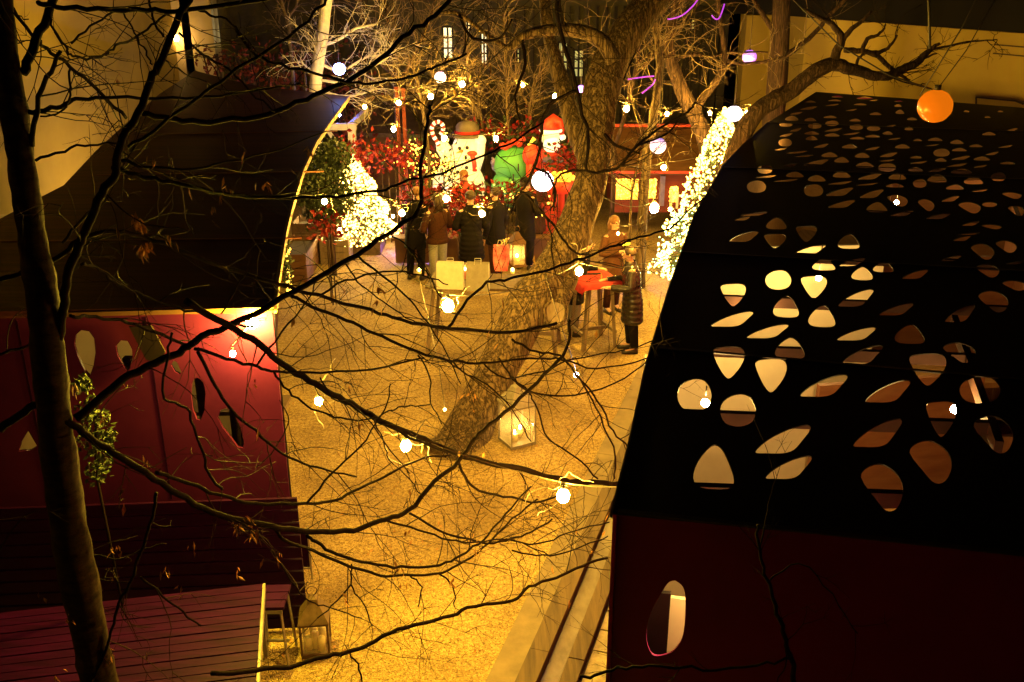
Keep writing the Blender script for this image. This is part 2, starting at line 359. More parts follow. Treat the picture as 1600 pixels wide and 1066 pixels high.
HO = '''1195 265 20 12 o;1197 276 34 5 l;1182 292 26 17 o;1242 273 24 8 d;1228 282 34 4 l;1276 279 24 9 d;1315 273 24 9 d;1312 286 32 5 l;1359 276 32 9 l;1355 288 30 4 l;1402 276 24 9 d;1398 290 24 6 d;1437 287 18 12 o;1464 279 26 11 d;1521 282 26 11 d;1560 277 20 12 o;1492 293 24 7 d;1531 298 22 4 l;1581 306 26 9 r;1271 298 26 17 o;1312 300 36 12 l;1362 303 32 12 l;1402 314 28 16 r;1447 321 22 16 r;1485 311 24 8 l;1515 325 30 15 r;1546 320 28 10 o;1588 330 24 15 r;1315 319 36 11 l;1370 324 30 15 d;1409 334 34 8 l;1466 338 36 9 l;1516 350 26 7 l;1549 355 30 7 r;1513 366 34 3 l;1503 373 26 8 l;
1178 335 40 6 l;1160 342 28 7 l;1162 370 44 16 l;1213 350 30 17 d;1211 377 32 21 t;1260 366 30 23 t;1266 390 46 14 l;1287 414 34 17 d;1216 438 38 29 o;1272 449 38 33 t;1146 461 37 33 t;1144 499 62 23 l;1228 480 38 31 d;1284 495 40 31 d;1199 518 62 21 l;1326 378 32 21 d;1331 410 38 12 l;1347 428 34 21 d;1380 418 34 17 d;1430 429 38 14 l;1486 404 30 9 l;1535 394 34 23 r;1572 386 36 21 r;1543 424 34 19 r;1586 411 28 5 l;1585 447 36 15 r;
1337 466 52 26 l;1400 484 50 18 l;1500 490 44 26 l;1552 472 44 31 r;1338 522 58 20 l;1421 523 44 28 d;1234 545 44 31 d;1347 555 60 28 l;1450 578 54 46 t;1499 552 50 30 r;1205 587 46 49 t;1287 603 70 33 l;1387 612 66 33 l;1531 610 60 40 o;1371 677 72 42 l;1471 655 44 52 t;1552 680 58 54 r;1223 687 82 42 l;1454 723 62 62 r;1378 763 62 68 r;1232 731 84 42 l;1139 567 46 46 t;1085 618 50 48 o;1153 642 52 48 o;1115 731 60 64 d;
1308 151 16 3 d;1266 159 16 3 d;1304 157 18 3 d;1300 164 20 3 l;1351 153 22 4 d;1344 163 18 3 d;1365 157 18 3 l;1404 158 12 3 d;1403 165 10 4 d;1406 175 12 6 d;1263 169 24 5 l;1244 177 18 4 l;1237 185 18 7 d;1228 195 18 6 o;1243 203 16 5 l;1228 211 18 5 l;1227 223 18 11 o;1220 233 18 4 l;1266 187 16 5 d;1273 197 18 8 o;1268 208 20 5 d;1268 216 20 8 d;1297 183 18 4 d;1300 193 18 8 o;1302 203 24 5 l;1300 211 20 5 d;1245 238 30 4 l;1256 244 28 3 l;1296 242 22 7 d;1275 254 34 9 l;1336 188 16 4 d;1338 199 18 8 o;1365 201 18 7 o;1391 197 16 3 l;1330 209 24 4 l;1339 216 20 4 d;1363 213 20 4 d;1387 208 14 5 d;1397 217 18 3 l;1420 201 12 5 d;1434 219 12 3 d;1461 218 20 5 d;1495 222 18 6 d;1456 227 20 3 l;1471 239 22 11 o;1499 234 20 5 d;1525 228 18 4 d;1571 229 20 4 l;1470 250 20 7 d;1501 247 26 6 l;1534 248 22 6 d;1495 258 28 5 l;1532 260 18 4 l;1574 255 20 4 d;1347 243 20 7 d;1388 242 24 7 l;1431 246 16 4 d;1435 254 24 4 l;1385 251 22 3 l;1315 250 20 8 d;1351 258 24 8 d;1386 262 24 12 o;1464 266 24 5 l;1502 268 28 7 d;1510 174 8 3 d;1543 183 8 3 d;1563 174 8 3 d;1235 258 22 5 l;1327 229 20 6 d;1363 232 20 5 l;1410 229 20 6 d;1283 228 20 6 l;1545 209 18 5 d;1580 203 18 5 l;1425 186 14 4 d;1368 178 16 4 d;1330 172 16 3 l;1430 265 20 6 d;1550 240 18 5 l'''
EDG = [(957,803),(985,690),(1010,572),(1045,455),(1085,338),(1130,260),(1160,228),(1200,192),(1275,144),(1440,156),(1600,169),(1850,192),(2000,900),(1600,866)]
ctr = Vector((0,0,0)); rp = [atZ(x, y, RZ) for x, y in EDG]
pav = thing('pavilion', 'long dark pavilion whose black flat roof is pierced all over by glowing rounded holes', 'pavilion', (3, 9, 0))
rn = random.Random(2); holes = []
placed = []
for it in HO.replace('\n', '').split(';'):
    f = it.split(); cx, cy, w_, h_ = map(float, f[:4]); sc_ = 1.16 if cy < 330 else 1.06
    while sc_ > .5:                                   # holes never touch one another
        hx, hy = w_*sc_/2*1.06+.8, h_*sc_/2*1.06+.45
        if all(abs(cx-q[0]) > hx+q[2] or abs(cy-q[1]) > hy+q[3] or ((cx-q[0])/(hx+q[2]))**2+((cy-q[1])/(hy+q[3]))**2 > 1.05 for q in placed): break
        sc_ -= .04
    if sc_ <= .5: continue
    placed.append((cx, cy, hx, hy))
    holes.append([tuple(atZ(x, y, RZ)[:2]) for x, y in blob(cx, cy, w_*sc_, h_*sc_, f[4], rn)])
sheet_with_holes('roof', [tuple(p[:2]) for p in rp], holes, .008, lambda u, v, w_: Vector((u, v, RZ+w_)), M['black_steel'], pav)
# joists under the roof sheet
b = MB()
for py, x0, x1 in [(548,1050,1900),(652,1010,1900),(400,1100,1800),(768,1000,1900),(330,1150,1800),(470,1070,1800),(262,1190,1800)]:
    b = MB(); a = atZ(x0, py-3, RZ-.1); c = atZ(x1, py+5+(x1-x0)*.028, RZ-.1); b.beam(a, c, .05, .09); b.build('joist', M['joist'], pav, smooth=False)
b = MB(); a = atZ(1490,500,RZ-.1); c = atZ(1560,700,RZ-.1); b.beam(a, c, .05, .09)
b.build('joist', M['joist'], pav, smooth=False)
for q0, q1 in [((957,803),(1600,866)),((1018,545),(1900,620)),((1062,395),(1900,440)),((1128,262),(1850,290)),((1200,192),(1850,215))]:
    b = MB(); a = atZ(*q0, RZ+.008)+Vector((.03,.03,0)); c = atZ(*q1, RZ+.008); b.beam(a, c, .035, .008); b.build('seam', M['seam'], pav, smooth=False)
rn = random.Random(66)
b = MB(); e_ = [Vector((p.x,p.y,RZ-.006)) for p in rp[:8]]
for i in range(7): b.beam(e_[i]+Vector((-.006,0,0)), e_[i+1]+Vector((-.006,0,0)), .012, .035)
b.build('edge_angle', M['seam'], pav, smooth=False)
# walls: front with its own hole, side walls double skinned (steel outside, plywood inside)
fa = atZ(957, 803, RZ-.03); fb = atZ(2000, 903, RZ-.03); fa.z = fb.z = 0
fd = (fb-fa).normalized(); fn = Vector((fd.y, -fd.x, 0)); Lf = (fb-fa).length
fa2 = fa - fn*.03
fh = [(1055,908),(1067,918),(1071,940),(1068,990),(1058,1012),(1043,1023),(1022,1025),(1012,1010),(1010,985),(1018,955),(1035,925),(1045,911)]
def onfront(px, py): q = atPlane(px, py, fa2, fn); return ((q-fa2).dot(fd), q.z)
fw = lambda u, v, w_: fa2 + fd*u + Vector((0,0,v)) + fn*w_
_a = atPlane(1000,960,fa2-fn*.45,fn); _c = atPlane(1046,960,fa2-fn*.45,fn); _a.z = _c.z = 1.2
b = MB(); b.beam(_a, _c, .03, 2.2); b.build('screen', M['black_steel'], pav, smooth=False)  # added dark panel, makes the left part of the wall hole black
_d = atPlane(1100,960,fa2-fn*.55,fn); _d.z = 1.2; _e = atPlane(1040,960,fa2-fn*.55,fn); _e.z = 1.2
b = MB(); b.beam(_e, _d, .03, 2.0); b.build('screen', M['cream'], pav, smooth=False)  # added cream panel, put in to show as a bright strip
sheet_with_holes('front_wall', [(0.0,0),(Lf,0),(Lf,RZ-.03),(0.0,RZ-.03)], [[tuple(k_[:2]) for k_ in smooth_line([onfront(x, y)+(0,) for x, y in fh+fh[:1]], 4)[:-1]]], .012, lambda u, v, w_: fw(u, v, w_-.01), M['maroon'], pav)
def inset(p, d): v = Vector((p.x-4.5, p.y-11, 0)); return Vector((p.x, p.y, 0)) - v.normalized()*d
def ribbon(name, pts, m, z0=0, z1=RZ-.03):
    b = MB(); n = len(pts); vs = [(p.x, p.y, z0) for p in pts]+[(p.x, p.y, z1) for p in pts]
    b.add(vs, [(i, i+1, n+i+1, n+i) for i in range(n-1)]); return b.build(name, m, pav, smooth=False)
side = [Vector((p.x, p.y, 0)) for p in rp[:12]]
side_o = [side[0]-fn*.05+fd*.02]+[inset(p, .06) for p in side[1:]]
side_i = [side[0]-fn*.2+fd*.06]+[inset(p, .12) for p in side[1:]]
ribbon('side_wall', side_o, M['maroon']); ribbon('wall_lining', side_i, M['ply'], .3, RZ-.05)
# interior seen through the holes
b = MB(); poly = [(p.x, p.y, .3) for p in side_i]+[(rp[12].x-.3, rp[12].y+.1, .3)]
b.add(poly, [tuple(range(len(poly)))]); b.build('floor', M['deckwood'], pav, smooth=False)
b = MB(); b2 = MB()
for i, (y, x0, x1, z) in enumerate([(6.3,1.6,3.3,1.05),(7.6,3.0,5.4,1.05),(9.6,2.2,4.2,1.0),(10.8,4.6,7.2,1.2),(12.6,3.4,5.6,1.1),(14.4,6,9,1.2),(16,4.6,7,1.0),(6.9,5.3,7.5,1.1)]):
    b = MB(); b.box(((x0+x1)/2, y, z), (x1-x0, .75, .06), rz=.12)
    for xx in (x0+.1, x1-.1): b.box((xx, y+(xx-(x0+x1)/2)*.12, .3+(z-.3)/2-.01), (.07,.5,z-.31), rz=.12)
    b.build('counter', M['ply'] if i % 2 else M['ply2'], pav, smooth=False)
b = MB()
for (x0, y0, x1, y1, z1) in [(1.25,8.6,2.9,8.75,2.3),(2.1,10.6,4.2,10.8,2.75),(1.0,6.7,1.9,6.8,1.9),(3.6,5.4,5.2,9.2,2.5),(5.4,9.4,6.8,13.2,2.6),(2.9,8.6,4.6,8.9,2.0),(4.2,11.6,7.4,12.0,2.3),(6,15.5,9.5,16,2.4),(7.6,7,8.6,11,2.6)]:
    b = MB(); a = Vector((x0, y0, .3+(z1-.3)/2)); c = Vector((x1, y1, .3+(z1-.3)/2)); b.beam(a, c, .06, z1-.3); b.build('partition', M['cream'] if x0 < 2.5 else M['ply2'], pav, smooth=False)  # cream ones added to catch lamp light and show bright through holes
pl = MB()
for px, py, pw in [(1160,470,26),(1060,700,60)]:
    pl = MB(); q = atZ(px, py, 1.0); pl.box(q, (.5,.5,.5)); pl.build('cream_box', M['cream'], pav, smooth=False)  # plain cream box
lampspots = [(1.35,4.74,2.6,75),(2.05,7.9,2.85,60),(1.35,6.3,2.85,40),(2.6,10.0,2.85,45),(3.05,6.2,2.85,40),(3.2,9.9,2.6,50),(5.2,13.2,2.6,34),(4.9,17.0,2.6,40),(7.6,15,2.6,14),(6.3,8.6,2.6,12),(8.2,12,2.6,7)]
for x, y, z, p in lampspots:
    b = MB(); b.tube([(x,y,z+.1),(x,y,RZ-.1)], .006, 5)
    b.build('lamp_cord', M['cord'], pav)
    e = MB(); e.ball((x,y,z+.04), .03, 10, 7); mm = emis('pendant_bulb', (1,.62,.17), p*1.25/(math.pi*4*math.pi*.0009))
    e.build('pendant_bulb', mm, pav)

# ------------------------------------------------------------------ left pavilion (red front, brown roof)
EDL = [(428,481),(432,440),(445,362),(455,322),(472,268),(492,225),(515,192),(545,152),(400,136),(305,112),(250,148),(200,192),(150,238),(100,292),(50,318),(0,345),(-150,400),(-400,500),(60,489)]
lp = [atZ(x, y, RZ) for x, y in EDL]
pl_ = thing('pavilion', 'low pavilion with red steel front wall and flat brown roof, bulb glowing at its corner', 'pavilion', (-3, 8, 0))
b = MB(); n = len(lp)
b.add([(p.x,p.y,RZ+.02) for p in lp]+[(p.x,p.y,RZ-.04) for p in lp], [tuple(range(n)), tuple(range(2*n-1, n-1, -1))]+[(i,(i+1)%n,n+(i+1)%n,n+i) for i in range(n)])
b.build('roof', M['roof_wood'], pl_, smooth=False)
b = MB(); rim = [Vector((p.x,p.y,RZ-.01)) for p in lp[:8]]
for i in range(7): b.beam(rim[i]+Vector((.012,0,0)), rim[i+1]+Vector((.012,0,0)), .03, .075)
b.build('roof_fascia', M['hut_trim'], pl_, smooth=False)
b = MB(); b.beam((lp[-1].x, lp[-1].y-.015, RZ-.015), (lp[0].x, lp[0].y-.015, RZ-.005), .02, .035)
b.build('roof_trim', M['hut_brown'], pl_, smooth=False)
for py, x0_ in ((372, 0), (268, 150), (205, 215)):
    b = MB(); b.beam(atZ(x0_, py+6, RZ+.02), atZ(545-(py-150)*.33, py, RZ+.02), .03, .014)
    b.build('roof_joint', M['ply2'], pl_, smooth=False)
ga = Vector((lp[0].x-.03, lp[0].y+.06, 0)); gb = Vector((lp[17].x, lp[17].y+.06, 0))
gd = (gb-ga).normalized(); gn = Vector((-gd.y, gd.x, 0)); gn = gn if gn.y < 0 else -gn; Lg = (gb-ga).length
def onleft(px, py): q = atPlane(px, py, ga, gn); return ((q-ga).dot(gd), q.z)
tear = lambda pts: [onleft(x, y) for x, y in pts]
lh = [tear([(119,523),(128,515),(140,517),(148,528),(150,550),(147,570),(141,587),(133,578),(122,555),(117,538)]),
      tear([(182,540),(190,531),(200,532),(207,545),(208,560),(204,575),(199,580),(190,565),(184,553)]),
      tear([(300,600),(304,591),(310,589),(318,596),(322,612),(320,640),(314,656),(308,655),(302,640),(299,618)]),
      tear([(341,652),(345,640),(355,636),(366,645),(376,665),(382,690),(380,699),(372,698),(360,682),(348,667)]),
      tear([(45,672),(59,696),(48,703),(30,704),(34,690)]),
      tear([(268,570),(272,562),(278,566),(284,580),(282,584),(274,580)])]
lw = lambda u, v, w_: ga + gd*u + Vector((0,0,v)) + gn*w_
sheet_with_holes('front_wall', [(0,0),(Lg,0),(Lg,RZ-.05),(0,RZ-.05)], lh, .03, lw, M['red_steel'], pl_)
for i, u_ in enumerate((1.02, 2.04, 3.06)):
    b = MB(); b.box(lw(u_, 2.2, .016), (.012,.006,1.7), rz=math.atan2(gd.y, gd.x)); b.build('panel_joint', M['red_dark'], pl_, smooth=False)
for x0_, x1_, dy in ((196,212,.35),(303,309,.5),(348,354,.6)):
    q_ = lw(*onleft((x0_+x1_)/2, 640), 0); b = MB(); b.box((q_.x+(-.1), q_.y+dy, 1.3), (.08,.08,2.5)); b.build('inner_post', M['dark_wood'], pl_, smooth=False)
b = MB(); b.box((ga.x-1.0, ga.y+1.2, 1.65), (1.5,.4,.04)); b.build('shelf', M['dark_wood'], pl_, smooth=False)
b = MB(); sd = [Vector((ga.x+.01,ga.y+.03,0)), Vector((-3.2,12.2,0)), Vector((-3.9,15.5,0)), Vector((-4.6,19,0)), Vector((-4.9,19.3,0))]
n = len(sd); b.add([(p.x,p.y,0) for p in sd]+[(p.x,p.y,RZ-.05) for p in sd], [(i,i+1,n+i+1,n+i) for i in range(n-1)])
b.build('side_wall', M['red_steel'], pl_, smooth=False)
b = MB(); b.add([(ga.x-1.15, ga.y+3.2, 0),(-12, ga.y+3.2, 0),(-12, ga.y+3.2, RZ-.06),(ga.x-1.15, ga.y+3.2, RZ-.06)], [(0,1,2,3)])
b.add([(ga.x-.2, ga.y+.1, .05),(-12, ga.y+.1, .05),(-12, ga.y+3.2, .05),(ga.x-1.15, ga.y+3.2, .05)], [(0,1,2,3)])
b.build('inner_wall', M['cream'], pl_, smooth=False)
b = MB(); b.box((ga.x-1.9, ga.y+1.6, .5), (.7,.7,.9)); b.build('counter', M['dark_wood'], pl_, smooth=False)
for x in (ga.x-.9, ga.x-3.0, ga.x-5.2):
    e = MB(); e.ball((x, ga.y+1.4, 2.5), .05, 10, 7); e.build('pendant_bulb', emis('pendant_bulb_left', (1,.62,.12), 260), pl_)
# dark open hatch on the red wall
b = MB(); q = [lw(*onleft(x, y), .06) for x, y in [(206,506),(240,503),(262,545),(250,562),(232,556)]]
q2 = [p+gn*.35+Vector((0,0,.02)) for p in q]
b.add(q+[p+gn*.02 for p in q], [(0,1,2,3,4),(9,8,7,6,5)]+[(i,(i+1)%5,5+(i+1)%5,5+i) for i in range(5)])
b.build('hatch', M['black_steel'], pl_, smooth=False)
# lower slatted screen
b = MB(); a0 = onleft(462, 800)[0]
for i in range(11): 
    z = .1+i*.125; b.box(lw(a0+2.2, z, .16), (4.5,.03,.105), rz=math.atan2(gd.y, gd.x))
b.build('slat_screen', M['red_dark'], pl_, smooth=False)

# slatted timber platform / long bench in front of the red wall
ZT = .72
bench = thing('slatted_table', 'wide table of dark red horizontal slats on a steel frame below the red wall', 'table', tuple(atZ(250, 1010, 0)))
b = MB(); A = atZ(40, 955, ZT); B_ = atZ(410, 914, ZT); C_ = atZ(398, 1100, ZT)
ax = (B_-A).normalized(); ay = Vector((ax.y, -ax.x, 0)); W = abs((C_-B_).dot(ay)); L = (B_-A).length+.6
nsl = int(W/.1)
for i in range(nsl):
    c = B_ - ax*(L/2) + ay*(.05+.1*i) + Vector((0,0,(i%3)*.002)); b.box(c, (L,.088,.03), rz=math.atan2(ax.y, ax.x))
b.build('slatted_top', M['red_slat'], bench, smooth=False)
b = MB(); e0 = B_+ax*.015+Vector((0,0,-.02)); b.beam(e0, e0+ay*W, .022, .07); 
for s_ in (.03, W-.05): b.beam(e0+ay*s_-ax*L, e0+ay*s_, .03, .04)
b.build('frame', M['zinc'], bench, smooth=False)
for s_ in (.05, W-.1):
    for t_ in (.03, L-.1):
        b = MB(); p = B_-ax*t_+ay*s_; b.beam(p+Vector((0,0,-.03)), (p.x, p.y, 0), .035); b.build('leg', M['zinc'], bench, smooth=False)
st = atZ(425, 935, .62)
stool = thing('stool', 'small bright red stool with thin pale metal legs at the end of the slatted table', 'stool', (st.x, st.y, 0))
b = MB()
for i in range(3): b.box((st.x+.01, st.y-.1+.11*i, .62+.002*i), (.24,.1,.03), rz=.05)
b.build('seat', M['red_slat'], stool, smooth=False)
b = MB(); b.box((st.x, st.y+.02, .16), (.22,.02,.02)); b.box((st.x, st.y-.14, .585), (.23,.02,.035)); b.build('stretcher', M['zinc'], stool, smooth=False)
for sx in (-1,1):
    for sy in (-1,1):
        b = MB(); b.beam((st.x+sx*.1, st.y+sy*.13, .6), (st.x+sx*.13, st.y+sy*.16, 0), .018); b.build('leg', M['zinc'], stool, smooth=False)
sg = atZ(476, 905, 0)
brd = thing('board', 'small dark red board standing on the gravel at the corner of the red wall', 'board', (sg.x, sg.y, 0))
b = MB(); b.box((sg.x, sg.y, .36), (.13,.02,.42)); b.build('panel', M['red_dark'], brd, smooth=False)
b = MB(); 
for sx in (-.075,.075): b.beam((sg.x+sx, sg.y, 0), (sg.x+sx, sg.y, .6), .018)
b.beam((sg.x-.075, sg.y, .13), (sg.x+.075, sg.y, .13), .018); b.build('frame', M['zinc'], brd, smooth=False)

# ------------------------------------------------------------------ surrounding buildings
# left: ochre side building, wall along X = -9.6, end facade with pilasters and lit window
bl = thing('building', 'ochre plastered building behind the brown roof at upper left, pilasters beside a lit window', 'building', (-9.6, 18, 0))
XL = -9.6; YE = 29.5
b = MB(); b.box((XL-3, 15, 3.2), (6, 29, 6.4)); b.build('wall', M['ochre'], bl, smooth=False)
YF = 30.0
def facade_piece(x0, x1, y0, y1, Y, d, m, name, parent):
    p = atY(x0, y1, Y); q = atY(x1, y0, Y); b = MB()
    b.box(((p.x+q.x)/2, Y+d/2, (p.z+q.z)/2), (abs(q.x-p.x), d, abs(q.z-p.z))); return b.build(name, m, parent, smooth=False)
facade_piece(250, 372, -90, 190, YF, .4, M['cream'], 'end_wall', bl)
for x0, x1, m_ in [(262,282,'cream'),(299,318,'cream')]: facade_piece(x0, x1, -90, 170, YF-.25, .24, M[m_], 'pilaster', bl)
for (x0,x1,y0,y1) in [(345,369,12,38),(346,372,41,70)]:
    facade_piece(x0, x1, y0, y1, YF-.06, .05, M['win'], 'window', bl)
q = atY(275, 60, YF-.5)
b = MB(); b.ball(q, .09, 10, 7); b.build('wall_lamp', emis('wall_lamp', (1,.55,.12), 110), bl)
# centre: dark green-grey facade with tall lit windows
bc = thing('building', 'tall dim grey-green building across the back with narrow lit windows', 'building', (0, 29.5, 0))
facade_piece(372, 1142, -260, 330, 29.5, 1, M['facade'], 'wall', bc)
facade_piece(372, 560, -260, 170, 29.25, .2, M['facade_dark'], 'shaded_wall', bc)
def window(x0, x1, y0, y1, Y, parent, m, mull=2, rows=3):
    o = facade_piece(x0, x1, y0, y1, Y-.04, .03, M[m], 'window', parent)
    p = atY(x0, y1, Y); q = atY(x1, y0, Y); b = MB()
    for i in range(mull+1):
        x = p.x+(q.x-p.x)*i/mull; b.box((x, Y-.07, (p.z+q.z)/2), (.05,.04,q.z-p.z+.06))
    for i in range(rows+1):
        z = p.z+(q.z-p.z)*i/rows; b.box(((p.x+q.x)/2, Y-.075, z), (q.x-p.x+.05,.04,.045))
    b.build('window_frame', M['facade_dark'], parent, smooth=False)
for a in [(693,707,42,91,'win'),(726,735,33,53,'win'),(752,761,50,100,'win'),(803,812,76,98,'win_dim'),(872,887,66,112,'win_dim'),(896,912,78,120,'win_dim'),(803,808,100,135,'win_dim'),(977,980,128,150,'win'),(1081,1084,132,162,'win'),(1020,1023,95,150,'win_dim'),(1070,1088,30,46,'win_dim')]:
    window(*a[:4], 29.5, bc, a[4], 2 if a[1]-a[0] > 8 else 1)
for i, x in enumerate(range(790, 1140, 14)):
    facade_piece(x, x+3, 10, 210, 29.35, .13, M['facade_dark'], 'vertical_batten', bc)
# right of centre: olive wall strip and the big ochre wall behind the perforated roof
br = thing('building', 'narrow olive plastered house wall left of the thick brown trunk', 'building', (8, 29, 0))
facade_piece(1142, 1250, 24, 330, 29, .8, M['ochre'], 'wall', br)
facade_piece(1136, 1260, -260, 22, 28.6, 1.2, M['dark'], 'upper_storey', br)
facade_piece(1200, 1202, 112, 136, 28.95, .04, M['dark'], 'wall_bracket', br)
bR = thing('building', 'long ochre wall under a black eave behind the perforated roof at upper right', 'building', (12, 25, 0))
e0 = atY(1262, 28, 25.2); ez = e0.z; e1 = atZ(1700, 60, ez); dd = (e1-e0); dd.z = 0; dd.normalize(); e2 = e0+dd*30
b = MB(); b.add([(e0.x,e0.y,0),(e2.x,e2.y,0),(e2.x,e2.y,ez),(e0.x,e0.y,ez),(e0.x+.2,e0.y+4,0),(e0.x+.2,e0.y+4,ez)], [(0,1,2,3),(4,0,3,5)])
b.build('wall', M['ochre'], bR, smooth=False)
nn = Vector((dd.y, -dd.x, 0)); nn = nn if nn.y < 0 else -nn
b = MB(); c = e0+dd*14+Vector((0,0,2.2)); b.box((c.x-nn.x*1.6, c.y-nn.y*1.6, ez+2.3), (31, 4.2, 4.5), rz=math.atan2(dd.y, dd.x)); b.build('upper_storey', M['dark'], bR, smooth=False)
b = MB()
for zz, off in ((ez-.42,.02),(ez-.25,.02)): a = e0+dd*5+nn*off; a.z = zz; c = e0+dd*24+nn*off; c.z = zz; b.beam(a, c, .02, .025)
a = atPlane(1527,150,e0,nn)+nn*.02; 
for (x0,y0,x1,y1) in [(1526,152,1526,164),(1526,152,1588,158),(1588,158,1600,163)]:
    b.beam(atPlane(x0,y0,e0,nn)+nn*.02, atPlane(x1,y1,e0,nn)+nn*.02, .02, .03)
b.build('cable_run', M['dark_wood'], bR, smooth=False)
# added floodlights, unseen behind the pavilions, put in to light those walls
def flood(loc, power, col, label, aim):
    t = thing('floodlight', label, 'floodlight', loc); x, y, z = loc
    b = MB(); b.box((x, y, z+.35), (.34,.16,.26)); b.build('housing', M['black_steel'], t, smooth=False)
    b = MB(); b.tube([(x,y,z),(x,y,z+.24)], .025, 8); b.box((x,y,z+.02), (.3,.3,.04)); b.build('stand', M['zinc'], t, smooth=False)
    a = Vector(aim).normalized(); c = Vector((x,y,z+.42))+a*.3
    e = MB(); e.ball(c, .07, 10, 7); e.build('bulb', emis('flood_bulb', col, power/(math.pi*4*math.pi*.0049)), t)
flood((-7.4, 15.0, 0), 150, (1,.66,.13), 'added floodlight hidden on the ground behind the brown roof washing the ochre wall', (-.6,0,.7))
flood((-8.0, 21.5, 0), 90, (1,.64,.24), 'second added floodlight hidden near the pilasters of the ochre building', (-.6,0,.7))
_p = e0+dd*6+nn*1.6; _q = e0+dd*13+nn*1.6
flood((_p.x, _p.y, 0), 44, (1,.66,.05), 'added floodlight hidden behind the perforated roof below the ochre wall', (0,0,1))
flood((_q.x, _q.y, 0), 50, (1,.66,.05), 'further added floodlight hidden behind the perforated roof, at its right end', (0,0,1))
# ================================================================== TREES
def grow_twigs(mb, pts, rads, rn, dens=5.0, L=(.25,.8), r0=.0035, sub=3, grav=-.15, plane=None, tmin=0.12, leafs=None, leafp=0.02):
    """side twigs along a limb; each curves, forks and thins out"""
    P = [Vector(p) for p in pts]; tot = sum((P[i+1]-P[i]).length for i in range(len(P)-1))
    for _ in range(int(tot*dens)):
        t = rn.uniform(tmin, 1)*(len(P)-1); i = min(int(t), len(P)-2); p = P[i].lerp(P[i+1], t-i); d = (P[i+1]-P[i]).normalized()
        side = Vector((rn.gauss(0,1), rn.gauss(0,.6), rn.gauss(0,1))).cross(d)
        if side.length < .05: continue
        side.normalize(); dr = (d*rn.uniform(.3,1.1)+side*rn.uniform(.5,1)).normalized()
        twig(mb, p, dr, rn.uniform(*L), min(r0*rn.uniform(.8,1.3), rads[i]*.7), rn, sub, grav, leafs, leafp)
def twig(mb, p, d, L, r, rn, sub, grav, leafs, leafp):
    n = max(4, int(L/.07)); n = min(n, 12); q = [p.copy()]; st = L/n; dd = d.copy(); curl = Vector((rn.gauss(0,1), rn.gauss(0,.5), rn.gauss(0,1)))*.13
    for k in range(n):
        dd = (dd + curl*.5 + Vector((rn.gauss(0,.13), rn.gauss(0,.1), rn.gauss(0,.13)+grav*.25))).normalized(); q.append(q[-1]+dd*st)
    mb.tube(q, [r*(1-.7*k/n) for k in range(n+1)], 3, cap=False)
    if leafs is not None and rn.random() < leafp: leafs.leaf(q[-1], Vector((rn.gauss(0,.3), rn.gauss(0,.3), -1)), rn.uniform(.04,.09), rn.uniform(.012,.03))
    if sub > 0:
        for _ in range(rn.randint(1, sub)):
            k = rn.randint(1, n-1); s = dd.cross(Vector((rn.gauss(0,1), rn.gauss(0,1), rn.gauss(0,1))))
            if s.length < .1: continue
            twig(mb, q[k], ((q[k+1]-q[k]).normalized()*.8+s.normalized()*.8).normalized(), L*rn.uniform(.3,.6), r*.65, rn, sub-1, grav, leafs, leafp)

# --- foreground tree: limbs measured in the picture, placed on real depth (Y metres from the window)
def YF_(px, extra=0): return 4.75 + max(0, (px-110))/850.0*1.9 + extra
FT = thing('tree', 'nearest bare tree, dark slender trunk at left with long drooping limbs crossing the courtyard', 'tree', tuple(atY(150, 1300, 4.75)*Vector((1,1,0)) if False else (atY(185,1150,4.75).x, 4.75, 0)))
def limb_pts(L, extra_end=0, per=4, seed=0, wob=.35):
    rn = random.Random(seed); ph = rn.uniform(-wob, wob); n = len(L); out = []
    for i, q in enumerate(L):
        t = i/(n-1); Y = YF_(q[0]) + ph*math.sin(t*math.pi*.5)*min(1, n/6) + extra_end*t
        p = atY(q[0], q[1], Y); out.append((p.x, p.y, p.z, pxm(q[0], q[1], Y, q[2] if len(q) > 2 else 4)/2))
    sm = smooth_line(out, per, seed, .008)
    return [s[:3] for s in sm], [max(.0012, s[3]) for s in sm]
trunk = [(200,1300,64),(175,1150,62),(155,1066,60),(142,1000,58),(122,900,58),(104,800,58),(91,700,58),(82,620,56),(74,540,52),(64,450,50),(52,380,48),(40,300,46),(30,230,44),(18,150,42),(8,60,36),(2,-30,32),(-4,-120,28)]
out = []
for x, y, w_ in trunk:
    p = atY(x, y, 4.75); out.append((p.x, p.y, p.z, pxm(x, y, 4.75, w_)/2))
p = Vector(out[0][:3]); out.insert(0, (p.x+.03, 4.75, -.05, out[0][3]*1.5))
sm = smooth_line(out, 4); rn = random.Random(3)
b = MB(); b.tube([s[:3] for s in sm], [s[3] for s in sm], 16, wob=lambda i, k, n: .93+.05*math.sin(i*.9+k*1.7)+.05*math.sin(i*2.3+k*.8)+.04*math.sin(i*.37))
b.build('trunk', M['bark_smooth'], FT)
def W(a, w0, w1): n = len(a); return [(x, y, w0+(w1-w0)*i/(n-1)) for i, (x, y) in enumerate(a)]
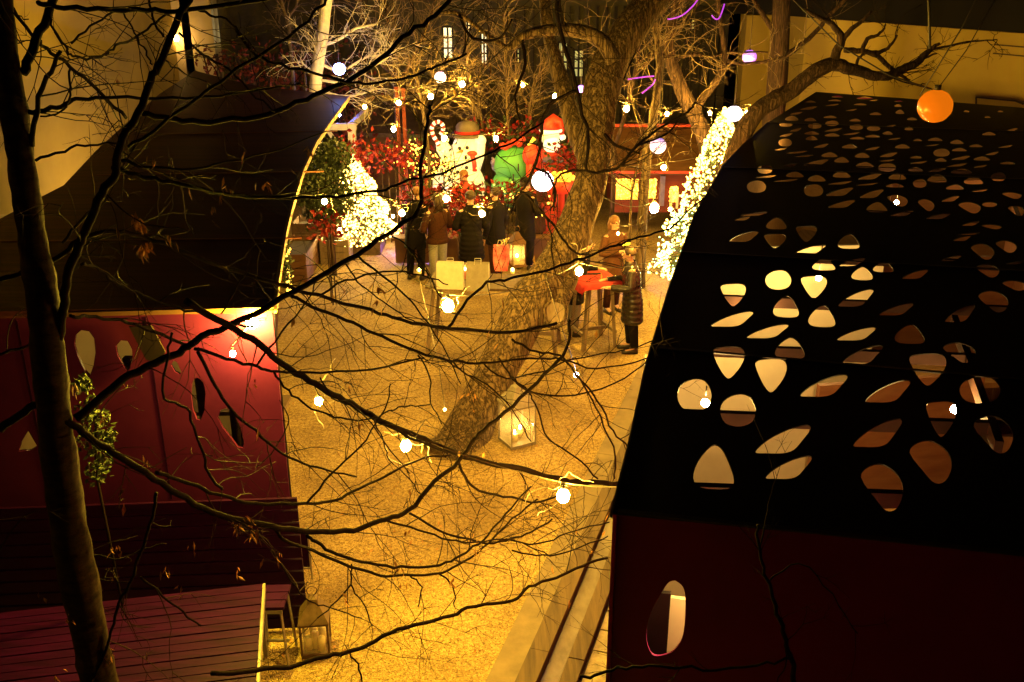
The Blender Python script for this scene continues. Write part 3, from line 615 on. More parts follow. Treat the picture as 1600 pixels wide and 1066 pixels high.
LIMBS = [
 W([(36,114),(51,76),(73,25),(95,-30)],15,13), W([(50,228),(61,152),(84,100),(95,80)],9,6),
 W([(8,0),(50,55),(68,71),(90,90),(110,106),(152,142),(197,185)],6,6),
 W([(90,540),(99,485),(106,435),(122,384),(137,354),(157,303),(180,268),(187,228),(215,177),(236,127),(253,89),(294,0),(310,-40)],15,11),
 W([(60,4),(89,10),(152,15),(228,16),(274,16),(367,5),(450,-10)],8,7), W([(20,176),(50,175),(89,167),(111,157),(152,153),(220,152),(317,152),(400,143),(470,130)],9,3),
 W([(76,25),(89,56),(104,76),(114,89),(139,91),(165,87),(182,73),(215,56),(243,33),(274,20)],4,4),
 W([(109,109),(111,132),(109,157),(94,175),(63,182)],4,3), W([(233,0),(238,25),(256,58)],4,4), W([(193,20),(210,51),(228,81),(238,101)],3,3),
 W([(111,68),(142,43),(177,20),(228,15)],4,3), W([(56,251),(101,236),(142,225),(187,225)],5,3),
 W([(223,177),(273,187),(329,190),(400,182),(463,162),(514,139),(552,122),(603,86),(640,51),(679,25),(715,-20)],9,7),
 W([(279,51),(317,84),(355,109),(400,152),(430,175)],4,3), W([(200,230),(253,195),(304,157),(342,127),(400,88),(450,58),(489,23),(510,0),(530,-30)],6,5),
 W([(256,94),(286,114),(332,134)],3,2), W([(309,15),(337,25),(367,41),(400,80)],5,2), W([(190,251),(228,261),(286,266),(355,253),(438,233),(511,205)],6,2),
 W([(367,41),(400,86),(438,101),(501,117),(544,129),(577,129),(628,124),(663,111),(691,101),(729,84)],5,4),
 W([(97,380),(131,340),(160,310),(180,275)],5,4), W([(0,437),(40,425),(101,395),(130,370),(177,362),(210,367),(266,384),(304,399),(400,432),(438,445),(496,462),(577,485),(628,500),(704,513),(800,518),(870,505)],8,5),
 W([(175,262),(203,270),(253,283),(304,293),(355,305),(400,308),(476,309),(542,305),(592,298),(628,285),(691,270),(760,240),(800,222),(850,190)],7,3),
 W([(109,493),(139,495),(177,500),(210,508),(253,523),(280,536),(304,540)],6,5), W([(127,414),(142,414),(162,427),(177,440),(215,457),(253,475),(304,488),(360,505),(400,511)],5,4),
 W([(118,654),(177,606),(228,573),(279,550),(304,533),(355,510),(400,490),(461,455),(534,412),(577,386),(628,349),(656,326),(657,270),(668,190),(672,165)],14,5),
 W([(455,463),(501,485),(552,505),(597,526),(653,550),(704,563),(755,567),(800,563),(838,560),(880,562),(930,575),(1010,560),(1040,525)],6,2),
 W([(700,512),(730,470),(760,442),(800,435),(851,422),(901,407),(952,387),(990,374),(1023,364),(1046,356),(1100,310)],5,3), W([(800,590),(825,611),(880,620),(960,600),(1010,565)],4,2), W([(755,567),(790,590),(850,580),(900,560),(960,550),(1030,530)],3,2), W([(704,563),(730,585),(760,600),(800,640),(830,690)],3,2), W([(495,462),(540,440),(600,425),(660,430),(700,445)],4,2), W([(560,400),(610,440),(650,480),(690,540),(720,600)],4,2), W([(480,786),(520,740),(560,700),(600,640),(610,600)],4,2), W([(400,573),(440,520),(480,470),(500,430)],4,2),
 W([(304,545),(355,560),(400,573),(433,581),(501,582),(603,573),(663,559)],6,3),
 W([(309,550),(334,601),(362,639),(400,674),(430,702),(476,725),(514,735),(557,745)],6,3),
 W([(0,672),(38,644),(63,631),(101,657),(139,682),(177,707),(228,738),(279,772),(330,800),(375,812),(438,826),(489,831),(552,828),(603,811),(638,798),(679,753),(717,722),(742,687),(755,672),(800,634),(850,585),(885,545),(890,500)],13,5),
 W([(243,738),(279,750),(342,773),(400,786),(476,788),(514,783),(552,768),(603,745),(661,715),(704,711)],7,3),
 W([(290,470),(340,500),(395,530),(425,555),(463,583),(501,606),(539,626),(577,646),(615,667),(653,682),(699,702),(755,722),(800,730),(851,743),(901,753),(942,755),(990,758)],11,8),
 W([(428,581),(451,611),(481,634),(514,649),(552,657),(582,654),(615,639),(641,634),(674,631)],4,2),
 W([(714,715),(727,745),(750,768),(800,777),(840,785),(880,772)],5,3), W([(577,646),(620,672),(655,690),(700,708)],5,4),
 W([(780,560),(800,590),(825,611),(838,639),(858,685),(896,712),(934,748)],3,3), W([(800,530),(838,550),(876,556),(897,582),(922,611),(942,641),(957,672),(982,700)],4,3),
 W([(897,582),(906,593),(932,636),(947,674),(960,707),(960,748)],3,3),
 W([(330,1052),(400,1047),(451,1042),(501,1029),(542,1019),(577,1006),(610,989),(663,973),(704,963),(742,947),(800,940),(825,918),(868,902),(909,885),(950,872)],8,4),
 W([(640,802),(700,835),(760,848),(800,842),(830,831),(863,811)],4,3), W([(790,842),(843,850),(886,834),(952,816)],3,2), W([(800,860),(838,868),(889,862),(950,838)],3,2),
 W([(480,835),(494,847),(527,867),(565,877),(615,886),(666,885),(704,877),(734,859),(755,844),(790,804),(830,760)],6,3),
 W([(430,826),(446,844),(489,862),(539,882),(577,895),(615,900),(679,896),(717,883),(755,857),(800,811),(840,780)],6,3),
 W([(603,812),(653,829),(704,844),(742,849),(800,843),(860,870)],4,2), W([(549,882),(549,912),(565,940),(582,978)],3,2), W([(549,913),(519,948),(496,966)],3,2),
 W([(425,860),(463,920),(486,940),(516,950),(565,966)],3,2), W([(641,900),(658,918),(653,948)],3,2), W([(686,897),(709,918),(710,948)],3,2), W([(547,1021),(562,1047),(566,1080)],3,3),
 W([(269,520),(261,555),(256,621),(291,636),(299,657),(317,707),(329,745),(347,765)],4,5),
 W([(245,770),(241,796),(223,852),(203,912),(182,953),(172,999),(147,1064),(140,1090)],6,4), W([(220,902),(253,930),(286,956),(314,978)],4,3), W([(94,849),(122,864),(152,869),(190,872),(228,857),(260,850)],4,2),
 W([(0,555),(40,540),(80,520)],5,5), W([(0,860),(30,815),(55,800)],3,2), W([(8,0),(20,20),(45,30)],3,2),
 W([(540,412),(560,440),(590,465),(625,490),(660,510)],3,2), W([(610,365),(640,390),(668,430),(690,465)],3,2), W([(500,590),(520,620),(560,640),(600,690),(640,740)],3,2),
 W([(653,556),(672,590),(674,630),(690,662)],3,2), W([(437,625),(450,660),(430,700),(400,730)],2,2), W([(580,650),(600,690),(610,720),(640,750),(660,780)],3,2),
 W([(345,490),(360,470),(375,440),(390,420)],3,2), W([(160,290),(180,320),(230,350),(290,360)],3,2)]
limbs = MB(); tw = MB(); lv = MB()
for i, L in enumerate(LIMBS):
    pts, rr = limb_pts(L, seed=i)
    limbs.tube(pts, rr, 8 if L[0][2] > 6 else 5)
    x = L[len(L)//2][0]; big = L[0][2] > 4
    grow_twigs(tw, pts, rr, random.Random(100+i), dens=4.7 if big else 4.5, L=(.2,.85), r0=.004, sub=3, grav=-.10, leafs=lv, leafp=.018)
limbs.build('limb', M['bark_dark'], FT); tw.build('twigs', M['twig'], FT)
# clusters of dry hanging seed leaves
rn = random.Random(9)
for px, py, n_ in [(215,345,26),(225,385,30),(268,375,4),(165,655,4),(226,715,4),(118,602,5),(165,1018,10),(165,1020,8),(108,968,5),(180,855,8),(372,820,12),(385,815,12),(540,930,5),(620,890,8),(705,905,5),(745,860,5),(345,300,4),(352,285,4),(262,890,4),(372,890,4),(302,855,3),(735,620,7),(630,905,4),(640,830,4),(90,1050,3),(285,925,3),(400,600,2),(540,600,4),(562,655,4),(590,445,6),(590,470,5),(415,285,7),(480,232,5),(60,930,2),(395,835,6),(440,870,6),(330,330,4),(240,243,4),(178,120,2)]:
    for _ in range(n_):
        x = px+rn.gauss(0,5); y = py+rn.gauss(0,6); Y = YF_(px)-.1+rn.uniform(-.1,.1)
        lv.leaf(atY(x, y, Y), Vector((rn.gauss(0,.5), rn.gauss(0,.3), -1)), rn.uniform(.03,.07), rn.uniform(.008,.022), rn.random()*6)
lv.build('dry_leaves', M['leaf_dry'], FT, smooth=False)
# small evergreen plant climbing on the red wall
def leafball(mb, c, r, n, size, rn, flat=1):
    for _ in range(n):
        d = Vector((rn.gauss(0,1), rn.gauss(0,1), rn.gauss(0,1))).normalized()*(rn.random()**.4)
        p = Vector(c)+Vector((d.x*r[0], d.y*r[1], d.z*r[2])); mb.leaf(p, Vector((rn.gauss(0,1), rn.gauss(0,1), rn.gauss(0,1))), size*rn.uniform(.6,1.3), size*rn.uniform(.5,.8))
rn = random.Random(12)
iv = thing('shrub', 'small leafy green shrub growing in front of the red wall behind the nearest trunk', 'shrub', (atY(152,700,6.9).x, 6.9, 0))
b = MB()
for px, py, r in [(150,660,.11),(140,690,.12),(160,715,.12),(152,738,.10),(168,685,.08),(130,600,.07),(140,640,.1)]: leafball(b, atY(px, py, 6.9), (r,r,r), 90, .045, rn)
b.build('foliage', M['leafgreen'], iv, smooth=False)
b = MB(); b.tube([(iv.location.x,6.9,0), tuple(atY(150,740,6.9)), tuple(atY(150,650,6.9))], .012, 5); b.build('stem', M['bark_dark'], iv)

# --- big leaning tree in the middle
CT = thing('tree', 'big old leaning tree with fissured bark and a sawn-off limb scar, rising from the gravel', 'tree', tuple(atZ(735, 690, 0)))
def Yc(py): return 11.35 + (690-py)/690*3.2
def world_limb(L, yf, sides, mb, per=4, amp=.05, seed=0, jit=0):
    out = []
    for q in L:
        Y = yf(q) if callable(yf) else yf; p = atY(q[0], q[1], Y); out.append((p.x, p.y, p.z, pxm(q[0], q[1], Y, q[2])/2))
    sm = smooth_line(out, per, seed, jit); rn = random.Random(seed); a = [rn.uniform(0,6.28) for _ in range(6)]
    fis = lambda i, k, n: 1+amp*math.sin(k/n*6.283*3+a[0]+i*.12)+amp*.6*math.sin(k/n*6.283*7+a[1]+i*.3)+amp*.5*math.sin(i*.8+k/n*6.283*2+a[2])+(amp*.9*abs(math.sin(k/n*6.283*9+i*.07+a[3]+.8*math.sin(i*.23)))+amp*.7*math.sin(k*2.1+i*.9) if n > 60 else 0)
    mb.tube([s[:3] for s in sm], [s[3] for s in sm], sides, wob=fis); return [s[:3] for s in sm], [s[3] for s in sm]
b = MB(); yc = lambda q: Yc(q[1])
_fl = [(709,722,118),(716,708,98),(721,696,84),(727,682,74),(745,645,67),(772,590,61),(802,530,63),(830,475,70),(860,430,62),(886,385,57),(907,330,53),(923,280,50),(930,230,50),(935,180,53),(943,130,56),(957,90,54),(985,45,52),(1018,0,48),(1050,-50,44)]
world_limb(_fl, yc, 72, b, 7, .03, 5)
world_limb([(918,270,20),(912,240,26),(900,205,29),(891,175,28),(880,140,27),(868,95,23),(855,40,20),(850,-30,18)], lambda q: Yc(q[1])+.2, 24, b, 5, .05, 6)
world_limb([(858,510,26),(870,480,36),(884,445,32),(898,410,28),(912,365,22)], lambda q: Yc(q[1])-.04, 24, b, 5, .06, 7)
world_limb([(960,95,26),(942,66,24),(919,52,22),(884,46,20),(851,48,17),(815,58,14),(795,75,9),(755,50,7),(717,22,6),(690,20,4)], lambda q: 12.9, 12, b, 5, .04, 8)
b.build('trunk', M['bark_old'], CT)
b = MB(); cs = atY(868, 490, Yc(490)-.36)
rim = []
for k in range(25):
    a = k/24*6.283; rim.append((cs.x+math.cos(a)*.135*(1+.08*math.sin(3*a)), cs.y+.05*math.sin(a), cs.z+math.sin(a)*.17*(1+.06*math.cos(2*a))))
b.tube(rim, .022, 7, cap=False); b.build('scar_rim', M['bark_old'], CT)
b = MB(); b.add([(cs.x, cs.y+.03, cs.z)]+[(p[0], p[1]+.0, p[2]) for p in rim[:-1]], [(0,1+i,1+(i+1)%24) for i in range(24)]); b.build('limb_scar', M['grey_wood'], CT)
b = MB(); tw = MB(); rn = random.Random(31)
CL = [([(1050,-50,20,14.7),(1000,-200,16,13),(920,-150,10,10.2),(873,-20,7,9.2),(876,51,7,9.2),(889,94,7,9.2),(901,142,6,9.2),(909,177,6,9.2),(919,210,6,9.2),(918,266,5,9.2),(962,263,5,9.2),(995,228,5,9.2),(1028,203,4,9.3),(1074,175,4,9.3),(1086,160,3,9.3)]),
 ([(901,142,6,9.2),(862,160,6,9.25),(848,190,6,9.3),(845,220,5,9.4),(835,262,5,9.4),(815,300,4,9.4),(800,320,3,9.4)]), ([(815,300,5,9.4),(825,308,5,9.4),(851,336,5,9.4),(870,360,4,9.4),(894,392,4,9.4),(925,400,3,9.4)]),
 ([(835,262,4,9.4),(855,272,4,9.4),(868,300,4,9.3),(860,330,3,9.3)]), ([(918,266,4,9.2),(880,270,4,9.3),(866,290,3,9.3),(865,330,3,9.3)]), ([(851,336,3,9.4),(862,370,3,9.3),(862,400,3,9.2),(868,430,2,9.2)]),
 ([(995,228,3,9.2),(1040,210,3,9.5),(1062,185,2,9.6)]), ([(717,22,5,12.9),(740,60,5,12.6),(780,60,4,12.2),(800,30,3,12)]), ([(934,200,7,13.5),(960,225,5,13.2),(1000,240,3,13)]), ([(1018,10,8,14.4),(1000,60,5,14.2),(975,120,4,14.1),(955,150,3,13.9)]),
 ([(815,58,6,12.9),(820,100,5,12.7),(805,150,4,12.5),(812,190,3,12.4)]), ([(884,46,6,12.9),(875,10,5,12.6),(880,-30,4,12.5)])]
for i, L in enumerate(CL):
    out_ = []
    for q in L: p = atY(q[0], q[1], q[3]); out_.append((p.x, p.y, p.z, pxm(q[0], q[1], q[3], q[2])/2))
    sm = smooth_line(out_, 5, i, .008); p = [k[:3] for k in sm]; r = [k[3] for k in sm]; b.tube(p, r, 6)
    grow_twigs(tw, p, r, random.Random(i+500), dens=6, L=(.25,.9), r0=.005, sub=3, grav=-.05)
b.build('limb', M['bark_dark'], CT); tw.build('twigs', M['twig'], CT)

# --- other trees behind
def far_tree(label, limbs_, Y, m, twm, dens=2.5, tl=(.4,1.2), seed=0, tr=.008, sub=3):
    q = limbs_[0][0]; p0 = atY(q[0], q[1], Y)
    t = thing('tree', label, 'tree', (p0.x, Y, 0)); b = MB(); tw = MB()
    base = [(q[0], q[1], q[2])]; gz = atZ(q[0], q[1], 0)
    for i, L in enumerate(limbs_):
        pts, rr = world_limb(L, Y, 12 if L[0][2] > 10 else 6, b, 4, .04, seed+i, .01)
        grow_twigs(tw, pts, rr, random.Random(seed*7+i), dens=dens, L=tl, r0=tr, sub=sub, grav=-.02, tmin=.3)
    w0 = pxm(q[0], q[1], Y, q[2])/2
    if p0.z > .05: b.tube([(p0.x, Y, -.02), (p0.x, Y, p0.z*.5), tuple(p0)], [w0*1.25, w0*1.05, w0], 12)
    b.build('trunk', m, t); tw.build('twigs', twm, t); return t
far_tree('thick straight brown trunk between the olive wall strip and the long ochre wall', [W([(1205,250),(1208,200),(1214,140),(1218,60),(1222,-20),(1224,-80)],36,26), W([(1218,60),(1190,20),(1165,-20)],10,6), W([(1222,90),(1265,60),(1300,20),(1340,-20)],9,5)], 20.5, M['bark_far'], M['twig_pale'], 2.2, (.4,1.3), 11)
far_tree('knotty pollarded tree reaching a horizontal limb over the perforated roof', [
    [(1130,300,34),(1150,235,30),(1175,185,28),(1205,160,27),(1240,140,26),(1270,115,24),(1300,100,22),(1330,108,18),(1360,117,16),(1390,118,14),(1410,108,14),(1432,98,12),(1452,78,8),(1468,68,4)],
    [(1300,98,16),(1308,80,14),(1314,60,12),(1300,38,9),(1280,28,7),(1255,15,5)], [(1315,64,10),(1328,48,8),(1345,35,6),(1362,18,4)], [(1320,78,10),(1345,80,9),(1370,88,8),(1398,112,7),(1422,126,4)],
    [(1350,82,8),(1375,82,7),(1390,72,5),(1402,55,3)], [(1345,82,8),(1355,62,7),(1375,52,5),(1384,38,3)], [(1452,78,4),(1480,73,4),(1520,65,3),(1558,62,2)], [(1432,98,5),(1450,88,4),(1464,84,2)], [(1385,118,3),(1420,130,3),(1455,139,2)],
    [(1335,108,6),(1342,92,5),(1350,84,4)]], 15.5, M['bark_far'], M['twig'], 5.5, (.2,.7), 21, .007)
far_tree('forked pale tree behind the tall fairy-light cone, left of the white globe', [W([(1118,330),(1112,270),(1102,215),(1085,180),(1065,140),(1050,100),(1045,70),(1052,30),(1060,-20)],32,12), W([(1102,215),(1090,170),(1120,125),(1132,90),(1125,30),(1120,-20)],14,6), W([(1062,110),(1030,85),(1000,110),(975,140)],9,3), W([(1085,180),(1060,170),(1035,190)],6,3), W([(1060,90),(1085,85),(1110,88),(1140,83),(1200,82)],7,3), W([(1130,95),(1165,100),(1200,95),(1235,85),(1260,60)],7,3)], 18.5, M['bark_far'], M['twig_lit'], 5.5, (.3,1.1), 31)
far_tree('slim upright tree with one side tinted violet between the big trunk and the red hut', [W([(1003,360),(1008,280),(1015,220),(1024,160),(1031,100),(1026,50),(1020,-10)],16,11), W([(1028,95),(1050,88),(1080,85)],5,3), W([(1030,90),(1010,70),(1000,50)],5,3), W([(1020,170),(990,160),(965,152)],3,2)], 17.5, M['bark_old'], M['twig_lit'], 6, (.3,1.1), 41)
far_tree('pale trunk glowing blue-white beside the small blue globe at upper left', [W([(492,200),(492,150),(497,100),(503,60),(511,0),(518,-60)],20,17), W([(498,120),(480,105),(470,95)],4,2), W([(505,70),(530,62),(555,45),(590,38)],6,3), W([(500,100),(535,110),(570,90),(600,86)],5,3), W([(496,140),(530,150),(560,148),(585,140)],5,3), W([(498,125),(540,128),(590,100),(610,85)],5,3)], 21, M['cloth_white'], M['cloth_white'], 12, (.3,1.2), 51, .009)
far_tree('thin bare sapling with violet-grey stems left of the blue-white trunk', [W([(462,170),(456,100),(450,40),(440,0),(436,-40)],6,4), W([(449,30),(462,10),(470,-20)],4,3), W([(478,150),(476,100),(470,60)],4,2)], 21.5, M['twig_pale'], M['twig_pale'], 7, (.3,1.1), 61)
far_tree('twin thin ochre stems rising in front of the back facade behind the snowman', [W([(748,260),(744,200),(737,150),(730,90),(725,20)],8,4), W([(760,250),(752,190),(748,150),(752,90)],6,3)], 22.3, M['bark_old'], M['twig_lit'], 11, (.4,1.6), 71)
far_tree('straight thin stem of a sapling behind the green sack', [W([(792,300),(795,230),(792,170),(790,100),(786,20)],6,4)], 22, M['bark_old'], M['twig_lit'], 12, (.4,1.5), 81)
far_tree('bushy many-stemmed tree in the dark left of the lit facade windows', [W([(622,200),(618,130),(610,60),(600,-10)],8,5), W([(618,140),(640,100),(665,50),(680,0)],6,3), W([(618,120),(590,90),(575,50),(560,0)],6,3)], 22, M['bark_far'], M['twig_lit'], 11, (.4,1.6), 91)
far_tree('weeping bush of fine hanging twigs behind the santa figure', [W([(830,230),(828,180),(835,130),(850,110)],7,4), W([(830,170),(810,140),(800,120)],5,3), W([(832,160),(870,150),(885,190)],4,2)], 22.3, M['bark_old'], M['twig_lit'], 16, (.4,1.3), 101)
far_tree('dim reddish bare tree filling the dark gap at the top centre', [W([(960,230),(985,150),(1000,60),(1010,-20)],7,4), W([(985,150),(960,100),(930,70)],5,2), W([(995,100),(1050,60),(1090,10)],5,2)], 21, M['bark_far'], M['twig_lit'], 10, (.5,1.6), 111)
# low wall of shrubs behind the brown roof
rn = random.Random(77)
hd = thing('hedge', 'dark reddish hedge along the far edge of the brown roof at upper left', 'hedge', (-5, 25, 0)); b = MB(); s_ = MB()
for i in range(26):
    px = 330+i*9; p = atY(px, 150, 25.5); 
    for _ in range(90): b.leaf(Vector((p.x+rn.gauss(0,.35), 25.5+rn.gauss(0,.4), rn.uniform(.2, 3.3+.4*math.sin(i)))), Vector((rn.gauss(0,1), rn.gauss(0,1), rn.gauss(0,1))), .16, .09)
    s_.tube([(p.x,25.5,0),(p.x+.1,25.5,1.5),(p.x+rn.uniform(-.3,.3),25.4,3.4)], .02, 4)
b.build('foliage', M['hut_red'], hd, smooth=False); s_.build('stems', M['bark_far'], hd)
h2 = thing('hedge', 'leafy green hedge beside the lit roof edge, left of the glowing cone tree', 'hedge', (-3.4, 17.5, 0)); b = MB(); s_ = MB()
for px, py, Y, r in [(505,250,18.5,.5),(515,275,18.5,.5),(520,240,18.6,.4),(500,290,18,.5),(520,310,18,.45),(490,305,17.5,.35),(508,335,18,.4)]:
    leafball(b, atY(px, py, Y), (r,r,r*.8), 420, .1, rn)
s_.tube([(-3.4,18.2,0),(-3.4,18.2,1.3)], .05, 6); b.build('foliage', M['leafgreen'], h2, smooth=False); s_.build('stem', M['bark_far'], h2)

rn = random.Random(41); b = MB()
for _ in range(420):
    p = atZ(rn.uniform(430, 1000), rn.uniform(420, 1066), .012)
    if p.x > -1.2 and (p-k0a).dot(nrm) > 0: continue
    b.leaf(p+Vector((0,0,rn.uniform(0,.01))), Vector((rn.gauss(0,1), rn.gauss(0,1), rn.gauss(0,.12))), rn.uniform(.03,.07), rn.uniform(.015,.035), rn.choice((1.5,1.7,4.6)))
o = b.build('leaf_litter', M['leaf_dry'], smooth=False); o['kind'] = 'stuff'; o['label'] = 'small dry leaves scattered over the gravel'

far_tree('tangle of thin twigs coloured as warmly lit under the bulbs behind the candy cane', [W([(672,300),(668,230),(660,170),(650,120),(640,90)],6,4), W([(664,190),(690,160),(720,150)],4,2), W([(660,170),(630,160),(600,150),(580,150)],4,2), W([(655,140),(680,120),(700,90)],3,2)], 20.3, M['bark_old'], M['twig_lit'], 16, (.35,1.3), 121, .006)
far_tree('small bare bush with curling twigs coloured as warmly lit in front of the red hut', [W([(985,350),(988,300),(1000,250),(1020,200)],4,2), W([(988,300),(960,280),(955,240)],3,2), W([(995,270),(1030,260),(1060,240)],3,2)], 16.2, M['bark_old'], M['twig_lit'], 8, (.25,.8), 131, .004)

far_tree('thin bare dark shrub in front of the maroon pavilion wall', [W([(1246,1110),(1238,1039),(1228,999),(1215,958),(1200,910),(1186,860),(1184,820)],9,4), W([(1186,860),(1200,800),(1212,750)],3,2), W([(1228,999),(1228,1040),(1210,1080)],3,2), W([(1200,910),(1250,880),(1300,930),(1340,990)],3,2), W([(1235,1030),(1180,1040),(1100,1046),(1015,1040),(977,1044),(937,1054),(906,1062)],4,5)], 3.75, M['bark_smooth'], M['twig'], 6, (.12,.4), 141, .0022)
# ================================================================== LIGHT STRINGS, GLOBES, LANTERNS
def bulb_power(p, r): return p/(math.pi*4*math.pi*r*r)
BC = {}
def bulb(parent, p, power, r=.042, col=(1,.565,.06)):
    r = r*.8
    key = (round(power), r, col)
    if key not in BC: BC[key] = emis('bulb_%d' % len(BC), col, bulb_power(power, r), base=(.9,.8,.5))
    b = MB(); b.ball(p, (r, r, r*1.15), 10, 7); b.build('bulb', BC[key], parent)
    b = MB(); b.tube([(p[0],p[1],p[2]+r),(p[0],p[1],p[2]+r*2.1)], r*.38, 7); b.build('socket', M['cord'], parent)
    if r > .028:                                   # loose loops of clear flex around the socket
        rn_ = random.Random(int(p[0]*1000)); b = MB()
        for _ in range(3):
            c = Vector(p)+Vector((0,0,r*2)); q = [c]; d = Vector((rn_.gauss(0,1), rn_.gauss(0,1), rn_.gauss(0,.5))).normalized()
            for k in range(9): d = (d+Vector((rn_.gauss(0,.5), rn_.gauss(0,.5), rn_.gauss(0,.5)))).normalized(); q.append(q[-1]+d*.04)
            b.tube([v_[:3] for v_ in smooth_line([tuple(x_) for x_ in q], 3)], .0025, 4)
        b.build('flex', M['cord_clear'], parent)
def lstring(label, pts, ends, sag=.12, clear=False, rr=.004):
    """pts: (px, py, z, power[, r]) bulbs; ends: world end points of the cable"""
    P = [atZ(q[0], q[1], q[2]) for q in pts]
    t = thing('light_string', label, 'string lights', tuple(P[0]))
    line = [Vector(ends[0])]+[p+Vector((0,0,.1)) for p in P]+[Vector(ends[1])]; b = MB(); path = []
    for i in range(len(line)-1):
        for k in range(8):
            u = k/8; q = line[i].lerp(line[i+1], u); q.z -= sag*4*u*(1-u)*min(1,(line[i+1]-line[i]).length/2); path.append(q)
    path.append(line[-1]); b.tube(path, rr, 4); b.build('cable', M['cord_clear' if clear else 'cord'], t)
    for q, p in zip(pts, P): bulb(t, p, q[3], q[4] if len(q) > 4 else .042)
    return t
K = 2.15
lstring('three warm bulbs wrapped along the low dark limb over the gravel', [(498,627,2.72,34*K,.036),(634,697,2.62,52*K,.045),(880,775,2.55,70*K,.052)], [atZ(400,540,3.0), atZ(985,760,2.9)], .05, True)
lstring('string of four bulbs sagging over the heads of the guests', [(507,315,2.9,26*K),(628,333,2.9,80*K),(697,311,3.0,75*K),(753,334,3.0,80*K)], [atZ(455,300,RZ), atZ(900,250,3.6)])
lstring('string with one very bright bulb left of the leaning trunk', [(700,478,2.95,270*K,.062),(905,424,2.6,95*K,.05)], [atZ(560,360,3.3), atZ(1040,400,RZ)])
lstring('string carrying the very bright bulb in front of the red hut', [(1022,325,2.35,260*K,.08),(966,365,2.4,10,.02),(1047,327,2.3,14,.03)], [atZ(930,300,3.4), atZ(1085,335,RZ)])
lstring('highest arc of bulbs from the brown roof to the big trunk', [(570,167,3.1,16*K),(623,161,3.15,55*K,.055),(673,151,3.25,85*K,.06),(722,132,3.35,110*K,.065),(817,133,3.3,40*K),(868,151,3.3,110*K,.06)], [atZ(545,158,3.2), atZ(935,150,3.5)])
lstring('bulbs strung from the big trunk to the pale forked tree at the back right', [(979,170,3.2,70*K,.058),(1042,178,3.1,26*K),(1068,152,3.2,60*K,.065),(1109,177,3.1,30*K),(1168,177,3.15,50*K,.05)], [atZ(940,140,3.6), atZ(1210,160,3.4)])
lstring('bulbs hanging low over the snowman and candy cane', [(615,202,2.9,45*K,.05),(694,216,2.9,60*K,.052),(775,217,2.9,60*K,.052)], [atZ(548,190,3.0), atZ(905,200,3.2)])
lstring('two bulbs at the fairy-light cone, strung from the red hut to the roof corner', [(1037,262,2.4,45*K,.05),(1145,235,2.75,80*K,.06)], [atZ(960,250,2.8), atZ(1175,215,RZ)])
lw_ = thing('wall_bulb', 'single bulb on a bracket glowing on the upper right corner of the red wall', 'bulb', tuple(lw(*onleft(372,535), .4)))
q = lw(*onleft(375,530), .32); bulb(lw_, q, 10, .03, (1,.7,.25))
b = MB(); q2 = lw(*onleft(398,496), .13); b.beam(q+Vector((0,0,.07)), q2, .01); b.build('bracket', M['cord_clear'], lw_)
b = MB(); b.ball(q2, .05, 10, 7); b.build('lamp_glass', emis('corner_lamp', (1,.66,.03), bulb_power(900,.05)), lw_)
lo = thing('hanging_bulb', 'small cool white bulb dangling alone over the gravel between twigs', 'bulb', tuple(atZ(900,586,2.2)))
p = atZ(900,586,2.2); bulb(lo, p, 16, .028, (.85,.8,1)); b = MB(); b.tube([p+Vector((0,0,.05)), p+Vector((-.15,-.02,.5)), p+Vector((-.3,-.05,1.0))], .004, 4); b.build('cable', M['cord'], lo)
lo = thing('hanging_bulb', 'tiny warm bulb dangling left of the foot of the leaning trunk', 'bulb', tuple(atZ(695,640,1.8)))
p = atZ(695,640,1.8); bulb(lo, p, 3, .014); b = MB(); b.tube([p+Vector((0,0,.03)), p+Vector((-.05,0,.5)), p+Vector((-.2,0,1.3))], .003, 4); b.build('cable', M['cord'], lo)

def globe(px, py, Y, rpx, m, label, up=1.2, lean=(0,0), ribs=True):
    p = atY(px, py, Y); r = pxm(px, py, Y, rpx)
    t = thing('paper_lantern', label, 'lantern', tuple(p))
    b = MB(); b.ball(p, (r, r, r*.96), 24, 16, wob=(lambda th, ph: 1+.012*math.cos(th*22)) if ribs else None); b.build('shade', m, t)
    b = MB(); b.tube([p+Vector((0,0,r*.9)), p+Vector((0,0,r*1.15))], r*.17, 8); b.tube([p+Vector((0,0,r)), p+Vector((lean[0]*.5,lean[1]*.5,up*.5)), p+Vector((lean[0],lean[1],up))], .005, 4)
    b.build('cord', M['cord'], t); return t
def gl(col, s): return emis('globe_%d' % len(bpy.data.materials), col, s, base=(.8,.75,.8))
globe(688,121,19.5,9,gl((1,.55,.75),2.5),'pink-white paper globe hanging above the arc of bulbs at upper centre')
globe(530,108,20,9.5,gl((.26,.34,1),24),'blue-white paper globe beside the pale glowing trunk at upper left')
globe(1171,89,18.6,11,gl((.6,.16,1),1.4),'violet paper globe hanging in front of the olive wall strip')
globe(1147,178,17,12.5,gl((1,.84,.98),7),'round white paper globe between two bulbs left of the perforated roof')
globe(1028,228,15.5,13,gl((.4,.24,1),1.0),'mottled violet globe in front of the red hut roof')
globe(848,283,13.9,17,gl((.93,.8,1),7),'large glowing white-violet globe in front of the santa figure')
globe(908,139,18,6,gl((.4,.15,1),4),'small violet globe half hidden by the big trunk')
og = globe(1461,166,8.5,26.5,M['globe_o'],'large orange globe with a black cap hanging over the perforated roof on two cords', .9, (.42,.1), True)
b = MB(); p = Vector(og.location); r_ = pxm(1461,166,8.5,26.5)
b.tube([p+Vector((0,0,r_*.85)), p+Vector((0,0,r_*1.22))], .028, 8); b.build('cap', M['cord'], og)
